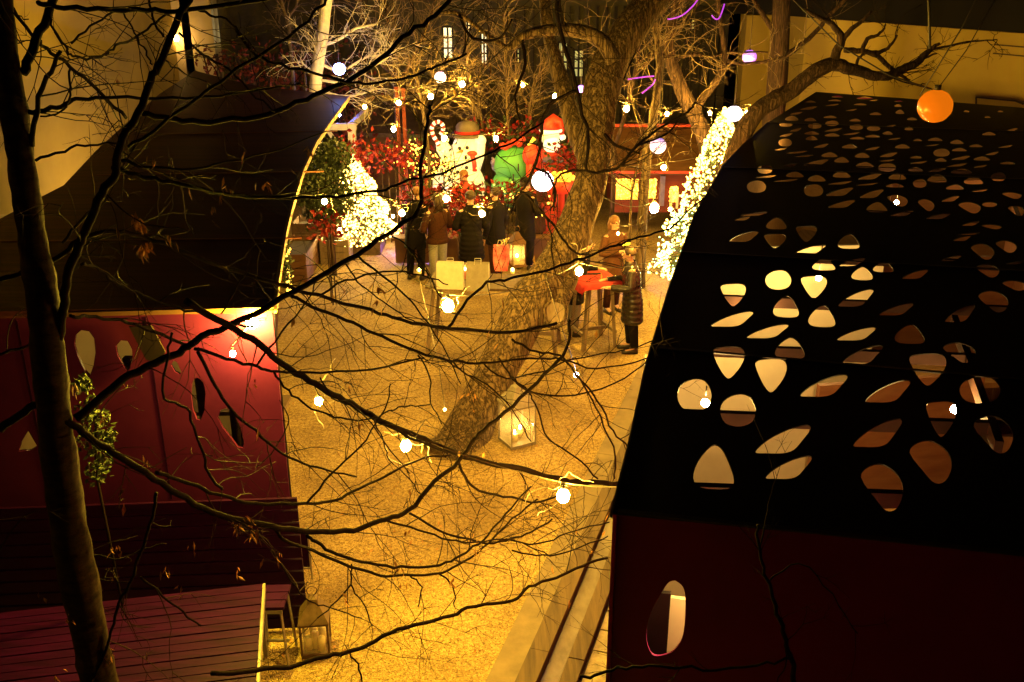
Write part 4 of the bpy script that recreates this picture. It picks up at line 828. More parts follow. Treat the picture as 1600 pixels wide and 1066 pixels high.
b = MB(); b.tube([tuple(atY(1437,150,8.5)), tuple(atY(1505,40,8.5)), tuple(atY(1540,-30,8.5))], .006, 4); b.tube([tuple(atY(1450,-40,8.9)), tuple(atY(1452,20,8.9)), tuple(atY(1453,76,8.9))], .012, 5); b.tube([tuple(atY(1240,0,8.6)), tuple(atY(1310,70,8.6)), tuple(atY(1390,118,8.6)), tuple(atY(1455,139,8.5))], .006, 4)
b.build('guy_cord', M['cord'], og)
# added violet lamp behind the guests, put in to throw a violet spot
v = atZ(636,395,0); t = thing('added_floor_lamp', 'small added violet uplight on the gravel behind the guests in dark coats', 'lamp', tuple(v))
b = MB(); b.tube([v, v+Vector((0,0,.1))], .06, 10); b.build('housing', M['black_steel'], t)
b = MB(); b.ball(v+Vector((0,0,.14)), .045, 10, 7); b.build('bulb', emis('violet_bulb', (.32,.12,1), bulb_power(60,.045)), t)
v = atZ(470,330,0); v = Vector((atY(512,150,20).x, 20, 1.9))
def uplight(px, Y, z, col, power, label):
    v = Vector((atY(px, 200, Y).x, Y, 0)); t = thing('added_floor_lamp', label, 'lamp', tuple(v))
    b = MB(); b.tube([v, v+Vector((0,0,z-.07))], .03, 10); b.tube([v+Vector((0,0,z-.12)), v+Vector((0,0,z-.03))], [.06,.08], 10); b.build('housing', M['black_steel'], t)
    b = MB(); b.ball(v+Vector((0,0,z)), .045, 10, 7); b.build('bulb', emis('up_%d' % len(bpy.data.materials), col, bulb_power(power,.045)), t)
uplight(530, 22.0, 2.45, (.08,.14,1), 130, 'added cold blue uplight hidden behind the brown roof washing the pale trunk')
uplight(1006, 17.9, .3, (.4,.05,1), 60, 'added violet uplight at the foot of the slim upright tree')
# ---- fairy-lit cone trees
def cone_tree(label, base, h, r, n, ndl, hot, seed, power, green=0):
    rn = random.Random(seed); t = thing('light_cone_tree', label, 'christmas tree', base); B_ = Vector(base)
    b = MB(); b.tube([B_, B_+Vector((0,0,h*.9))], [.04,.02], 8); b.build('trunk', M['bark_far'], t)
    b = MB()
    for _ in range(ndl):
        z = rn.random()**1.4; a = rn.random()*6.283; R0 = r*(1-z)*rn.uniform(.55,1.0)*(1+.12*math.sin(a*3+z*20))
        p = B_+Vector((math.cos(a)*R0, math.sin(a)*R0, z*h+.08)); b.leaf(p, Vector((math.cos(a), math.sin(a), rn.uniform(-.7,.2))), .13, .03)
    b.build('needles', M['needle'], t, smooth=False)
    b = MB(); g = MB()
    for _ in range(n):
        z = rn.random()**1.3*1.02; a = rn.random()*6.283; R0 = r*max(0,1-z)**.8*rn.uniform(.95,1.15)*(1+.12*math.sin(a*3+z*20))+.02
        p = B_+Vector((math.cos(a)*R0, math.sin(a)*R0, z*h+.08)); s_ = rn.uniform(.012,.026)
        (g if rn.random() < green and z < .45 else b).ball(p, s_, 5, 4)
    o = b.build('fairy_lights', M['fairy_hot' if hot else 'fairy'], t); o['kind'] = 'stuff'
    if green: o = g.build('green_fairy_lights', M['fairy_green'], t); o['kind'] = 'stuff'
    for k, (zz, a) in enumerate([(.18,-1.9),(.45,-1.2),(.72,-1.7),(.2,.2),(.3,3.2)]):
        c = B_+Vector((math.cos(a)*(r*(1-zz)+.16), math.sin(a)*(r*(1-zz)+.16), zz*h+.1))
        e = MB(); e.ball(c, .025, 8, 6); e.build('bulb', emis('cone_bulb_%d_%d' % (seed, k), (1,.72,.24), bulb_power(power*1.6, .025)), t)
    return t
cb = atZ(560, 372, 0.25)
cone_tree('squat fir cone smothered in glaring white-gold lights on a pedestal at left', (cb.x, cb.y, .25), 1.6, .72, 2300, 1500, True, 1, 50)
pd = thing('planter', 'low dark wooden planter box holding the glaring light cone', 'planter', (cb.x, cb.y, 0))
b = MB(); b.box((cb.x, cb.y, .13), (1.0,.8,.26)); b.box((cb.x, cb.y, .27), (1.06,.86,.03)); b.build('box', M['dark_wood'], pd, smooth=False)
cb = atZ(1112, 436, 0)
cone_tree('tall fir cone draped in gold and green fairy lights at the perforated roof edge', (cb.x, cb.y, 0), 3.05, 1.0, 2700, 2400, True, 2, 26, .35)
# garland under the left eave
gr = thing('garland', 'short lit green garland hanging under the brown roof edge', 'garland', tuple(atY(447,400,9.6))); b = MB(); e = MB(); rn = random.Random(5)
for i in range(260):
    f_ = rn.random(); p = atY(446+4*f_+rn.gauss(0,2.5), 378+f_*75, 10.2-f_*1.4); b.leaf(p, Vector((rn.gauss(0,1), rn.gauss(0,1), rn.gauss(0,1))), .06, .03)
    if i < 46: e.ball(p+Vector((.02,-.04,0)), .013, 5, 4)
b.build('foliage', M['leafgreen'], gr, smooth=False); o = e.build('fairy_lights', M['fairy'], gr); o['kind'] = 'stuff'

# added glowing tubes standing in for violet light on high branches
t = thing('violet_tubes', 'added glowing tubes for violet light on branches at the top right of the big trunk', 'glow tube', tuple(atY(1050,28,13.5))); mv = emis('violet_glow', (.4,.05,1), .8)
for L_ in ([(1043,30),(1052,29),(1066,24),(1078,14),(1090,0),(1096,-12)], [(1112,24),(1118,30),(1124,28),(1129,16),(1132,6)], [(981,124),(995,122),(1010,120),(1022,119)], [(1003,146),(1012,139),(1020,132),(1024,124)]):
    b = MB(); b.tube([k_[:3] for k_ in smooth_line([tuple(atY(x, y, 16.8)) for x, y in L_], 4)], .011, 6); b.build('glow_tube', mv, t)
# ---- candle lanterns
def candle(parent, p, r=.03, h=.09, power=4):
    b = MB(); b.tube([p, Vector(p)+Vector((0,0,h))], r, 10); b.build('candle', M['wax'], parent)
    b = MB(); b.ball(Vector(p)+Vector((0,0,h+.025)), (.012,.012,.028), 8, 6); b.build('flame', emis('flame_%d' % len(bpy.data.materials), (1,.6,.15), power/(math.pi*4*math.pi*.0003)), parent)
def lantern(p, s, h, label, rz=0, m=None, arch=False, candles=((0,0),), power=4, roofh=.3):
    t = thing('candle_lantern', label, 'lantern', tuple(p)); p = Vector(p); rm = Matrix.Rotation(rz, 3, 'Z'); m = m or M['zinc']
    def W_(x, y, z): return p + rm @ Vector((x, y, z))
    b = MB(); b.box(p+Vector((0,0,.02)), (s,s,.04), rz=rz); b.box(p+Vector((0,0,h-.012)), (s*1.04,s*1.04,.024), rz=rz)
    for a in (-1,1):
        for c in (-1,1): b.beam(W_(a*s*.47,c*s*.47,.04), W_(a*s*.47,c*s*.47,h-.02), .018)
    b.build('frame', m, t, smooth=False)
    b = MB(); rr = [[W_(a*k, c*k, z) for a, c in ((-1,-1),(1,-1),(1,1),(-1,1))] for k, z in ((s*.54,h+.0),(s*.5,h+.02),(s*.2,h+roofh*.72),(s*.16,h+roofh*.9),(s*.06,h+roofh))]
    b.loft(rr); b.build('lid', m, t, smooth=False)
    b = MB(); ring = [W_(math.cos(a)*.045, 0, h+roofh+.045+math.sin(a)*.045) for a in [k/14*6.283 for k in range(15)]]; b.tube(ring, .005, 5, cap=False); b.build('ring_handle', m, t)
    b = MB()
    for a, c in ((0,-1),(1,0),(0,1),(-1,0)):
        o_ = W_(a*s*.46, c*s*.46, h/2); ux = rm @ Vector((abs(c), abs(a), 0))*s*.44; uz = Vector((0,0,h/2-.045)); b.add([o_-ux-uz, o_+ux-uz, o_+ux+uz, o_-ux+uz], [(0,1,2,3)])
    b.build('pane', M['glass'], t, smooth=False)
    for cx, cy in candles: candle(t, W_(cx*s, cy*s, .04), .028+.01*(power > 3), .1, power)
    return t
q = atZ(808, 697, 0)
lantern((q.x, q.y+.12, 0), .36, .56, 'tall metal lantern with two candles on the gravel at the foot of the leaning trunk', .5, candles=((-.15,-.1),(.2,.15)), power=5, roofh=.24)
q = atZ(492, 1026, 0)
l2 = lantern((q.x, q.y+.1, 0), .25, .36, 'dim lantern with pale unlit candles on the gravel beside the red stool', .12, M['dark_wood'], candles=(), roofh=.22)
b = MB(); P0 = Vector(l2.location)
for dx, dy, hh in [(-.06,-.04,.12),(.0,-.02,.16),(.06,-.05,.13),(-.03,.05,.15),(.05,.05,.15)]: b.tube([P0+Vector((dx,dy,.04)), P0+Vector((dx,dy,.04+hh))], .034, 12)
b.build('candle', M['wax'], l2)

# ================================================================== TABLES
def high_table(label, c, L, W_, h, rz, top, legm, splay=.12):
    t = thing('bar_table', label, 'table', tuple(c)); c = Vector(c); rm = Matrix.Rotation(rz, 3, 'Z')
    b = MB(); n = 4
    for i in range(n): b.box(c+rm @ Vector((0, -W_/2+W_*(i+.5)/n, h-.02)), (L, W_/n-.008, .04), rz=rz)
    b.build('table_top', top, t, smooth=False)
    for a in (-1,1):
        for d in (-1,1):
            b = MB(); b.beam(c+rm @ Vector((a*(L/2-.12), d*(W_/2-.08), h-.04)), c+rm @ Vector((a*(L/2-.12+splay), d*(W_/2-.08+splay*.4), 0)), .06, .05); b.build('leg', legm, t, smooth=False)
        b = MB(); b.beam(c+rm @ Vector((a*(L/2-.04), -(W_/2-.05), .25)), c+rm @ Vector((a*(L/2-.04), W_/2-.05, .25)), .04, .05); b.build('crossbar', legm, t, smooth=False)
    b = MB(); b.beam(c+rm @ Vector((-(L/2-.04), 0, .25)), c+rm @ Vector((L/2-.04, 0, .25)), .04, .05); b.build('foot_rail', legm, t, smooth=False)
    return t
tA = atZ(702, 548, 0); tB = atZ(842, 612, 0); tc = (tA+tB)/2
T2 = high_table('long rough high table behind the leaning trunk, bags and a candle lantern standing on it', (tc.x+.02, tc.y+.95, 0), 2.0, .75, 1.08, -.12, M['dark_wood'], M['grey_wood'])
tA = atZ(944, 548, 0); 
RT = high_table('small wooden bar table under a red cloth between two standing guests', (tA.x-.16, tA.y+.32, 0), .62, .62, 1.08, .35, M['grey_wood'], M['grey_wood'], .08)
c = Vector(RT.location)
cl = MB(); rm = Matrix.Rotation(.35, 3, 'Z'); N_ = 12; vs = []; rn = random.Random(6)
for i in range(N_+1):
    for j in range(N_+1):
        x = (i/N_-.5)*.94; y = (j/N_-.5)*.82; ex = max(0, abs(x)-.335); ey = max(0, abs(y)-.335); dz = -(ex+ey)*.95
        x2 = max(-.335, min(.335, x))+math.copysign(ex*.22, x); y2 = max(-.335, min(.335, y))+math.copysign(ey*.22, y)
        vs.append(c+rm @ Vector((x2*1.0+.012*math.sin(j*1.9)*(ex > 0), y2+.012*math.sin(i*2.1)*(ey > 0), 1.092+dz+.004*math.sin(i*1.3+j))))
cl.add(vs, [(i*(N_+1)+j, i*(N_+1)+j+1, (i+1)*(N_+1)+j+1, (i+1)*(N_+1)+j) for i in range(N_) for j in range(N_)])
o = cl.build('tablecloth', M['cloth_red'], origin=c); tag(o, 'bright red cloth draped over the small bar table', 'tablecloth')
# things on the long table
def on_table(px, py, z=1.08): return atZ(px, py, z)
def paperbag(px, py, w_, h_, d_, m, label, glow=0, name='paper_bag', cat='bag', rz=-.1):
    p = on_table(px, py); t = thing(name, label, cat, tuple(p)); b = MB(); n = 8
    def ring(k, z, pinch): return [p+Matrix.Rotation(rz, 3, 'Z') @ Vector((x*w_/2*k, y*d_/2*pinch, z)) for x, y in ((-1,-1),(-.3,-1.03),(.4,-.97),(1,-1),(1,1),(.3,1.03),(-.4,.97),(-1,1))]
    b.loft([ring(1,0,1), ring(1,h_*.5,1), ring(.98,h_,.9)], cap=False); b.add(ring(1,.004,1), [tuple(range(8))]); b.build('bag', m, t, smooth=False)
    b = MB(); 
    for dy in (-1,1):
        q = p+Vector((0, dy*d_*.45, h_)); b.tube([q+Vector((-.05,0,-.01)), q+Vector((-.045,0,.05)), q+Vector((.045,0,.05)), q+Vector((.05,0,-.01))], .004, 5)
    b.build('handle', M['cloth_white'], t); return t
paperbag(704, 450, .40, .40, .14, M['cloth_white'], 'white paper carrier bag standing on the left end of the long high table')
paperbag(747, 453, .34, .42, .14, M['cloth_grey'], 'grey paper carrier bag on the high table right of the white bag')
def jar(px, py, r, h, label, col, power):
    p = on_table(px, py); t = thing('candle_jar', label, 'candle', tuple(p))
    b = MB(); b.tube([p, p+Vector((0,0,h))], r, 12, cap=False); b.build('glass', M['glass'], t); b = MB(); b.tube([p+Vector((0,0,.004)), p+Vector((0,0,h*.5))], r*.8, 12); b.build('wax', col, t)
    b = MB(); b.ball(p+Vector((0,0,h*.5+.03)), (.012,.012,.026), 8, 6); b.build('flame', emis('jar_flame_%d' % len(bpy.data.materials), (1,.55,.12), power/(math.pi*4*math.pi*.0003)), t)
jar(688, 448, .06, .13, 'round yellow candle jar glowing in front of the white bag', M['glow_gold'], 3)
jar(727, 436, .035, .26, 'tall red and yellow candle glass between the white and grey bags', M['glow_red'], 2)
jar(801, 428, .035, .08, 'tealight in a low glass in front of the tall lantern', M['wax'], 2)
jar(655, 428, .04, .07, 'tealight held low beside the guest at the left end of the group', M['wax'], 1.5)
q = on_table(808, 418)
lantern((q.x, q.y+.1, 1.08), .22, .40, 'tall brass lantern with one bright candle on the long high table', .3, M['hut_brown'], candles=((0,0),), power=7, roofh=.16)
rb = on_table(783, 415); t = thing('gift_bag', 'pink and red patterned gift bag held beside the tall lantern', 'bag', tuple(rb))
b = MB(); b.loft([[rb+Vector((x*.13*k, y*.05, z)) for x, y in ((-1,-1),(1,-1),(1,1),(-1,1))] for k, z in ((.8,-.08),(1,.1),(.95,.34))]); b.build('bag', M['pink'], t, smooth=False)
b = MB(); b.tube([rb+Vector((-.06,0,.34)), rb+Vector((-.04,0,.42)), rb+Vector((.04,0,.42)), rb+Vector((.06,0,.34))], .006, 5); b.build('handle', M['cloth_white'], t)
fl = on_table(795, 408); t = thing('flower_vase', 'yellow blossoms on thin stems left of the tall lantern', 'flowers', tuple(fl)); b = MB(); g = MB(); rn = random.Random(3)
for i in range(9):
    e_ = fl+Vector((rn.uniform(-.12,.1), rn.uniform(-.06,.06), rn.uniform(.2,.4))); g.tube([fl+Vector((0,0,.1)), e_], .004, 4)
    for _ in range(7): b.leaf(e_, Vector((rn.gauss(0,1), rn.gauss(0,1), rn.gauss(0,1))), .05, .03)
b.build('blossom', M['glow_gold'], t, smooth=False); g.build('stem', M['leafgreen'], t); b = MB(); b.tube([fl, fl+Vector((0,0,.12))], [.03,.045], 10); b.build('vase', M['dark_wood'], t)

# ================================================================== DECORATIONS AT THE BACK
YB = 21.5
def at(px, py, Y=YB): return atY(px, py, Y)
# snowman (inflatable, glow put into its colours)
t = thing('snowman', 'glowing snowman figure in a grey top hat raising a striped candy cane', 'figure', (at(716,320).x, YB, 0))
b = MB(); rn = random.Random(1)
b.ball(at(717,292), (.58,.5,.62), 24, 16); b.ball(at(720,250), (.36,.34,.38), 20, 14); b.ball(at(728,228), (.28,.27,.26), 20, 14); b.build('body', M['snow'], t)
b = MB(); b.tube([at(715,262), at(700,246,YB-.2), at(690,232,YB-.3), at(688,222,YB-.3)], [.15,.14,.12,.1], 12); b.ball(at(694,232,YB-.32), .14, 12, 8); b.build('arm', M['snow'], t)
b = MB(); b.tube([at(742,262), at(748,245,YB-.2), at(751,222,YB-.25)], [.13,.12,.1], 12); b.ball(at(751,220,YB-.25), .12, 12, 8); b.build('arm', M['snow'], t)
hc = at(730,212)
b = MB(); b.tube([hc, hc+Vector((0,0,.04))], [.42,.40], 24); b.tube([hc+Vector((0,0,.03)), hc+Vector((0,.03,.2)), hc+Vector((0,.05,.27)), hc+Vector((0,.06,.3))], [.26,.25,.18,.08], 24); ho = b.build('hat', M['hatgrey'], t)
b = MB(); b.tube([hc+Vector((0,0,.045)), hc+Vector((0,0,.11))], .278, 24); b.build('hat_band', M['cloth_red'], t)
b = MB(); p = at(722,236,YB-.3); b.tube([p, p+Vector((-.12,-.14,-.02))], [.035,.008], 8); b.build('nose', M['carrot'], t)
b = MB()
for px, py in [(718,232),(730,231),(727,247),(715,269),(729,262)]: b.ball(at(px, py, YB-.3-(.15 if py > 250 else 0)), .04, 8, 6)
b.build('button', M['coal'], t)
b = MB(); b.tube([at(737,240,YB-.33), at(741,255,YB-.36), at(742,268,YB-.38)], .05, 8); b.ball(at(738,240,YB-.3), (.12,.06,.06), 10, 7); b.build('scarf', M['glow_red'], t)
cane = [at(686,228,YB-.4), at(683,222,YB-.4), at(678,214,YB-.4), at(675,206,YB-.4), at(675,198,YB-.4), at(680,192,YB-.4), at(687,191,YB-.4), at(692,197,YB-.4), at(692,204,YB-.4), at(688,210,YB-.4)]
cp = smooth_line([tuple(p) for p in cane], 4); b1 = MB(); b2 = MB()
for i in range(0, len(cp)-2, 2): (b1 if (i//2) % 2 else b2).tube([cp[i], cp[i+1], cp[i+2]], .042, 8)
cc = b1.build('candy_cane', M['glow_white'], t); x_ = b2.build('cane_stripe', M['glow_red'], cc); x_.location = (0,0,0)
# green sack and red parcel
t = thing('gift_sack', 'bulging green sack of presents beside the santa figure', 'sack', (at(803,300).x, YB-.2, 0))
b = MB(); b.ball(at(803,258,YB-.2), (.44,.38,.40), 22, 14, wob=lambda th, ph: 1+.04*math.sin(ph*9)*math.sin(th)); b.ball(at(805,292,YB-.2), (.52,.4,.45), 22, 12); b.build('sack', M['glow_green'], t)
b = MB()
for px, py in [(796,226),(803,222),(811,225),(816,218),(790,230),(785,228)]: b.ball(at(px, py, YB-.3), .075, 8, 6)
b.build('bauble', M['glow_red'], t)
b = MB(); 
for px, py in [(802,278),(810,262)]: b.box(at(px, py, YB-.62), (.03,.02,.16))
b.build('button', M['coal'], t)
t = thing('parcel', 'rounded red parcel leaning between the green sack and the santa', 'parcel', (at(832,300).x, YB-.6, 0))
b = MB(); b.ball(at(831,243,YB-.6), (.2,.16,.24), 16, 10); b.tube([(at(831,300,YB-.6).x, YB-.6, 0), at(831,250,YB-.6)], [.14,.12], 10); b.build('wrap', M['glow_red'], t)
b = MB(); b.tube([at(827,228,YB-.6), at(830,222,YB-.6), at(835,216,YB-.6)], [.05,.03,.05], 6); b.build('bow', M['glow_gold'], t)
# santa
t = thing('santa', 'glowing santa figure in a red pointed hat with a white beard', 'figure', (at(860,330).x, YB, 0))
b = MB(); b.tube([(at(860,330).x, YB, 0), at(860,300), at(860,262), at(861,235)], [.36,.38,.33,.24], 20); b.build('coat', M['glow_red'], t)
b = MB(); b.ball(at(859,212), (.21,.2,.22), 18, 12); b.build('head', M['snow'], t)
b = MB(); b.ball(at(862,226,YB-.12), (.19,.14,.18), 16, 10); b.ball(at(863,236,YB-.12), (.12,.1,.12), 12, 8); b.build('beard', M['glow_white'], t)
b = MB(); q = at(861,203); b.tube([q, q+Vector((0,0,.14)), q+Vector((.06,0,.22)), q+Vector((.18,0,.16)), q+Vector((.23,0,.0)), q+Vector((.24,0,-.1))], [.23,.19,.13,.09,.06,.045], 16); b.build('hat', M['glow_red'], t)
b = MB(); b.ball(q+Vector((.25,0,-.16)), .07, 10, 7); ring = [q+Vector((math.cos(a)*.22, math.sin(a)*.22, -.01)) for a in [k/16*6.283 for k in range(17)]]; b.tube(ring, .035, 7, cap=False); b.build('hat_trim', M['glow_white'], t)
b = MB(); b.tube([at(852,240), at(845,252,YB-.2), at(846,264,YB-.3)], [.12,.1,.08], 10); b.tube([at(870,240), at(878,250,YB-.2), at(876,262,YB-.3)], [.12,.1,.08], 10); b.build('arm', M['glow_red'], t)
b = MB(); b.ball(at(858,250,YB-.36), (.14,.08,.08), 10, 7); b.ball(at(873,250,YB-.36), (.12,.08,.07), 10, 7); b.build('mitten', M['violet'], t)
# gold basket right of the globe
t = thing('basket', 'bright golden bowl heaped with shining fruit left of the big trunk', 'basket', (at(878,320,19.5).x, 19.5, 0))
b = MB(); c = at(878,292,19.5); b.tube([(c.x,19.5,0),(c.x,19.5,c.z-.15),(c.x,19.5,c.z-.1),(c.x,19.5,c.z+.12)], [.06,.06,.2,.26], 18); b.build('bowl', M['glow_red'], t)
b = MB(); rn = random.Random(8)
for _ in range(22): b.ball((c.x+rn.gauss(0,.11), 19.5+rn.gauss(0,.08)-.05, c.z+.12+rn.random()*.16), .06, 8, 6)
b.build('fruit', M['glow_gold'], t)
# sleigh-like plush and toys
t = thing('toy_animal', 'violet-grey plush toy on a post between snowman and green sack', 'toy', (at(778,320).x, YB-.1, 0))
b = MB(); b.tube([(at(780,320).x, YB-.1, 0), at(780,268,YB-.1)], .03, 6); b.build('post', M['dark_wood'], t)
b = MB(); b.ball(at(780,260,YB-.1), (.17,.14,.14), 14, 9); b.ball(at(773,254,YB-.2), .09, 10, 7); b.tube([at(771,250,YB-.2), at(769,246,YB-.2)], .025, 6); b.build('plush', M['violet'], t)
# flower beds with poinsettias
def flowers(label, spots, Y, n, seed, red=.62, name='flower_bed', tall=.5, lit=0):
    rn = random.Random(seed); p0 = at(*spots[0], Y); t = thing(name, label, 'flowers', (p0.x, Y, 0)); r_ = MB(); g = MB(); st = MB(); e = MB()
    for px, py in spots:
        c = at(px, py, Y); c.y = Y+rn.uniform(-.15,.15); st.tube([(c.x, c.y, 0), (c.x, c.y, max(.05, c.z))], .012, 4)
        for _ in range(n):
            p = c+Vector((rn.gauss(0,.16), rn.gauss(0,.14), rn.gauss(0,.14)))
            (r_ if rn.random() < red else g).leaf(p, Vector((rn.gauss(0,1), rn.gauss(0,1), rn.gauss(0,1))), .13, .08)
        for _ in range(lit): e.ball(c+Vector((rn.gauss(0,.17), rn.gauss(0,.1)-.15, rn.gauss(0,.15))), rn.uniform(.012,.024), 5, 4)
    r_.build('blossom', M['poinsettia'], t, smooth=False); g.build('leaves', M['leafgreen'], t, smooth=False); st.build('stem', M['bark_far'], t)
    if lit: o = e.build('fairy_lights', M['fairy'], t); o['kind'] = 'stuff'
flowers('red poinsettia spray above the snowman hat and right of it', [(740,208),(748,214),(757,210),(770,205),(738,220)], 22, 36, 1)
flowers('red blossoms massed behind the green sack', [(800,215),(812,212),(822,206),(792,222),(832,210),(845,232),(838,222)], 22, 40, 2)
flowers('red and dark foliage right of the santa figure down to the big trunk', [(872,243),(884,250),(892,262),(898,244),(886,236),(880,270),(893,280)], 21, 40, 3)
flowers('bush of red leaves full of gold fairy lights left of the candy cane', [(640,232),(650,240),(658,250),(645,252),(635,240),(652,228),(664,262)], 21, 34, 4, .4, 'lit_bush', lit=20)
flowers('golden-lit bush tucked under the snowman arm', [(690,250),(698,256),(706,262),(694,270),(700,248)], 21.2, 30, 5, .2, 'lit_bush', lit=22)
flowers('row of red flowers on the low rail left of the snowman', [(650,300),(662,305),(672,310),(684,306),(690,316),(640,312),(655,292),(685,328),(664,318)], 19.5, 34, 6, .75)
flowers('red flower mass at the foot of the snowman behind the guests', [(722,306),(735,303),(748,310),(712,318),(728,322),(705,310),(742,326)], 19.3, 34, 7, .8)
flowers('red and gold flowers along the rail below the green sack', [(768,300),(780,306),(794,302),(806,298),(820,304),(832,308),(845,318),(772,318),(756,316)], 19.3, 30, 8, .6, lit=4)
flowers('trail of red flowers hanging down between two guests', [(718,334),(717,345),(716,356)], 18.6, 30, 9, .95)
flowers('dark red shrub at the white arbour post', [(536,236),(556,232),(566,244),(528,242),(570,254)], 20, 40, 10, .9)
flowers('dark red shrubs before the dim wall left of the lit bush', [(606,240),(618,245),(628,252),(596,238),(626,238)], 20.5, 40, 11, .9)
flowers('red berries by the pots at the edge of the brown roof', [(512,352),(516,344),(508,360)], 16.5, 30, 12, .8)
# wooden rails/stands
t = thing('stall_counter', 'long low wooden counter under the flowers in front of the figures', 'counter', (at(740,330,19).x, 19, 0))
b = MB(); a = at(610,322,18.9); c = at(860,322,18.9); b.box(((a.x+c.x)/2, 18.9, .55), (c.x-a.x,.3,.05)); b.build('counter_top', M['hut_brown'], t, smooth=False)
b = MB(); b.box(((a.x+c.x)/2, 18.95, .27), (c.x-a.x-.1,.05,.5)); b.build('front_panel', M['hut_brown'], t, smooth=False)
# red posts
for (px, y0, y1, lab) in [(620,230,140,'thin red post lit by a bulb right of the white arbour'),(630,224,142,'second thin red post close behind the first')]:
    a = at(px, y1, 20.8); b = MB(); b.box((a.x, 20.8, a.z/2), (.07,.07,a.z)); b.box((a.x, 20.8, a.z+.03), (.11,.11,.05)); tag(b.build('post', M['hut_red'], smooth=False, origin=(a.x,20.8,0)), lab, 'post')
# white arbour
t = thing('arbour', 'white wooden arbour frame at the far corner of the brown roof', 'arbour', (at(548,240,21.8).x, 21.8, 0)); b = MB()
a = at(549,192,21.8); l = at(515,200,21.8)
b.beam((a.x,21.8,0), (a.x,21.8,a.z), .14, .16); b.build('post', M['white_paint'], t, smooth=False)
b = MB(); b.beam((l.x,21.8,a.z-.08), (a.x+.1,21.8,a.z-.08), .12, .14); b.beam((a.x,21.8,a.z-.05), (a.x+.1,23.4,a.z), .1, .14); b.build('beam', M['white_paint'], t, smooth=False)
b = MB(); b.beam((a.x-.03,21.75,a.z-.9), (a.x-.55,21.75,a.z-.1), .07, .08); b.build('brace', M['white_paint'], t, smooth=False)
# dark shed behind
t = thing('shed', 'dim dark shed wall with a sloping roof behind the red posts', 'shed', (at(620,250,26).x, 26, 0))
facade_piece(556, 700, 205, 300, 26, 1.5, M['hut_brown'], 'wall', t)
a = at(552,205,25.8); c = at(760,205,25.8); b = MB(); b.add([(a.x,25.6,a.z),(c.x,25.6,a.z-.1),(c.x,28.6,a.z+.9),(a.x,28.6,a.z+1.0),(a.x,25.6,a.z-.1),(c.x,25.6,a.z-.2)], [(0,1,2,3),(0,4,5,1)]); b.build('roof', M['dark_wood'], t, smooth=False)
# red hut with lit lattice windows
t = thing('market_hut', 'small red-brown market hut with gold light-net windows at the back right', 'hut', (at(1035,330,21.5).x, 21.5, 0))
YH = 21.0
facade_piece(958, 1116, 262, 332, YH, 1.6, M['hut_red'], 'wall', t)
a = at(950,268,YH-.25); c = at(1122,268,YH-.25); m1 = at(1010,215,YH+1.2); 
b = MB(); b.add([(a.x,YH-.3,a.z),(c.x,YH-.3,a.z),(c.x-.3,YH+1.6,a.z+.62),(a.x+.3,YH+1.6,a.z+.62),(a.x,YH-.3,a.z-.06),(c.x,YH-.3,a.z-.06)], [(0,1,2,3),(0,4,5,1)]); b.build('roof', M['hut_brown'], t, smooth=False)
b = MB(); b.beam((a.x+.3,YH+1.55,a.z+.66), (c.x-.3,YH+1.55,a.z+.66), .08, .06); b.beam((a.x-.02,YH-.33,a.z), (c.x,YH-.33,a.z), .03, .05); b.build('roof_trim', M['glow_red'], t, smooth=False)
rn = random.Random(14)
for x0, x1, y0, y1 in [(962,998,280,312),(1010,1026,280,310),(1046,1060,292,316)]:
    o = facade_piece(x0, x1, y0, y1, YH-.03, .02, M['glow_gold'], 'window', t); e = MB(); p = at(x0, y1, YH-.1); q = at(x1, y0, YH-.1)
    for _ in range(70): e.ball((rn.uniform(p.x,q.x), YH-.08, rn.uniform(p.z,q.z)), rn.uniform(.012,.02), 5, 4)
    o2 = e.build('fairy_lights', M['fairy'], t); o2['kind'] = 'stuff'
facade_piece(1030, 1040, 275, 322, YH-.12, .1, M['violet'], 'door_post', t)
for px in (1046, 1056, 1066): facade_piece(px, px+5, 300, 326, YH-.16, .05, M['cloth_white'], 'panel', t)
# plant pots and crates left
def crate(px, py, w_, d_, h_, m, label, name='crate', cat='crate', rz=0):
    p = atZ(px, py, 0); t = thing(name, label, cat, tuple(p)); b = MB(); n = 4
    for i in range(n):
        for dx, dy, sx, sy in ((0,-d_/2,w_,.02),(0,d_/2,w_,.02),(-w_/2,0,.02,d_),(w_/2,0,.02,d_)): b.box(p+Vector((dx, dy, h_*(i+.5)/n)), (sx, sy, h_/n-.015))
    b.build('slats', m, t, smooth=False); b = MB()
    for a in (-1,1):
        for c in (-1,1): b.box(p+Vector((a*(w_/2-.02), c*(d_/2-.02), h_/2)), (.05,.05,h_+.02))
    b.build('corner_post', m, t, smooth=False); b = MB(); b.box(p+Vector((0,0,h_*.8)), (w_-.05, d_-.05, .02)); b.build('fill', M['mortar'], t, smooth=False); return t
crate(527, 408, .55, .5, .5, M['grey_wood'], 'square grey planter crate at the foot of the glaring cone')
crate(500, 398, .9, .7, .75, M['dark_wood'], 'dark wooden box under the brown roof edge left of the planter crate', 'wooden_box', 'box')
crate(470, 425, .5, 1.3, .55, M['hut_brown'], 'narrow brown chest against the side of the brown-roofed pavilion', 'chest', 'chest')
crate(790, 392, .9, .5, .45, M['dark_wood'], 'dark crate on the gravel behind the tall lantern')
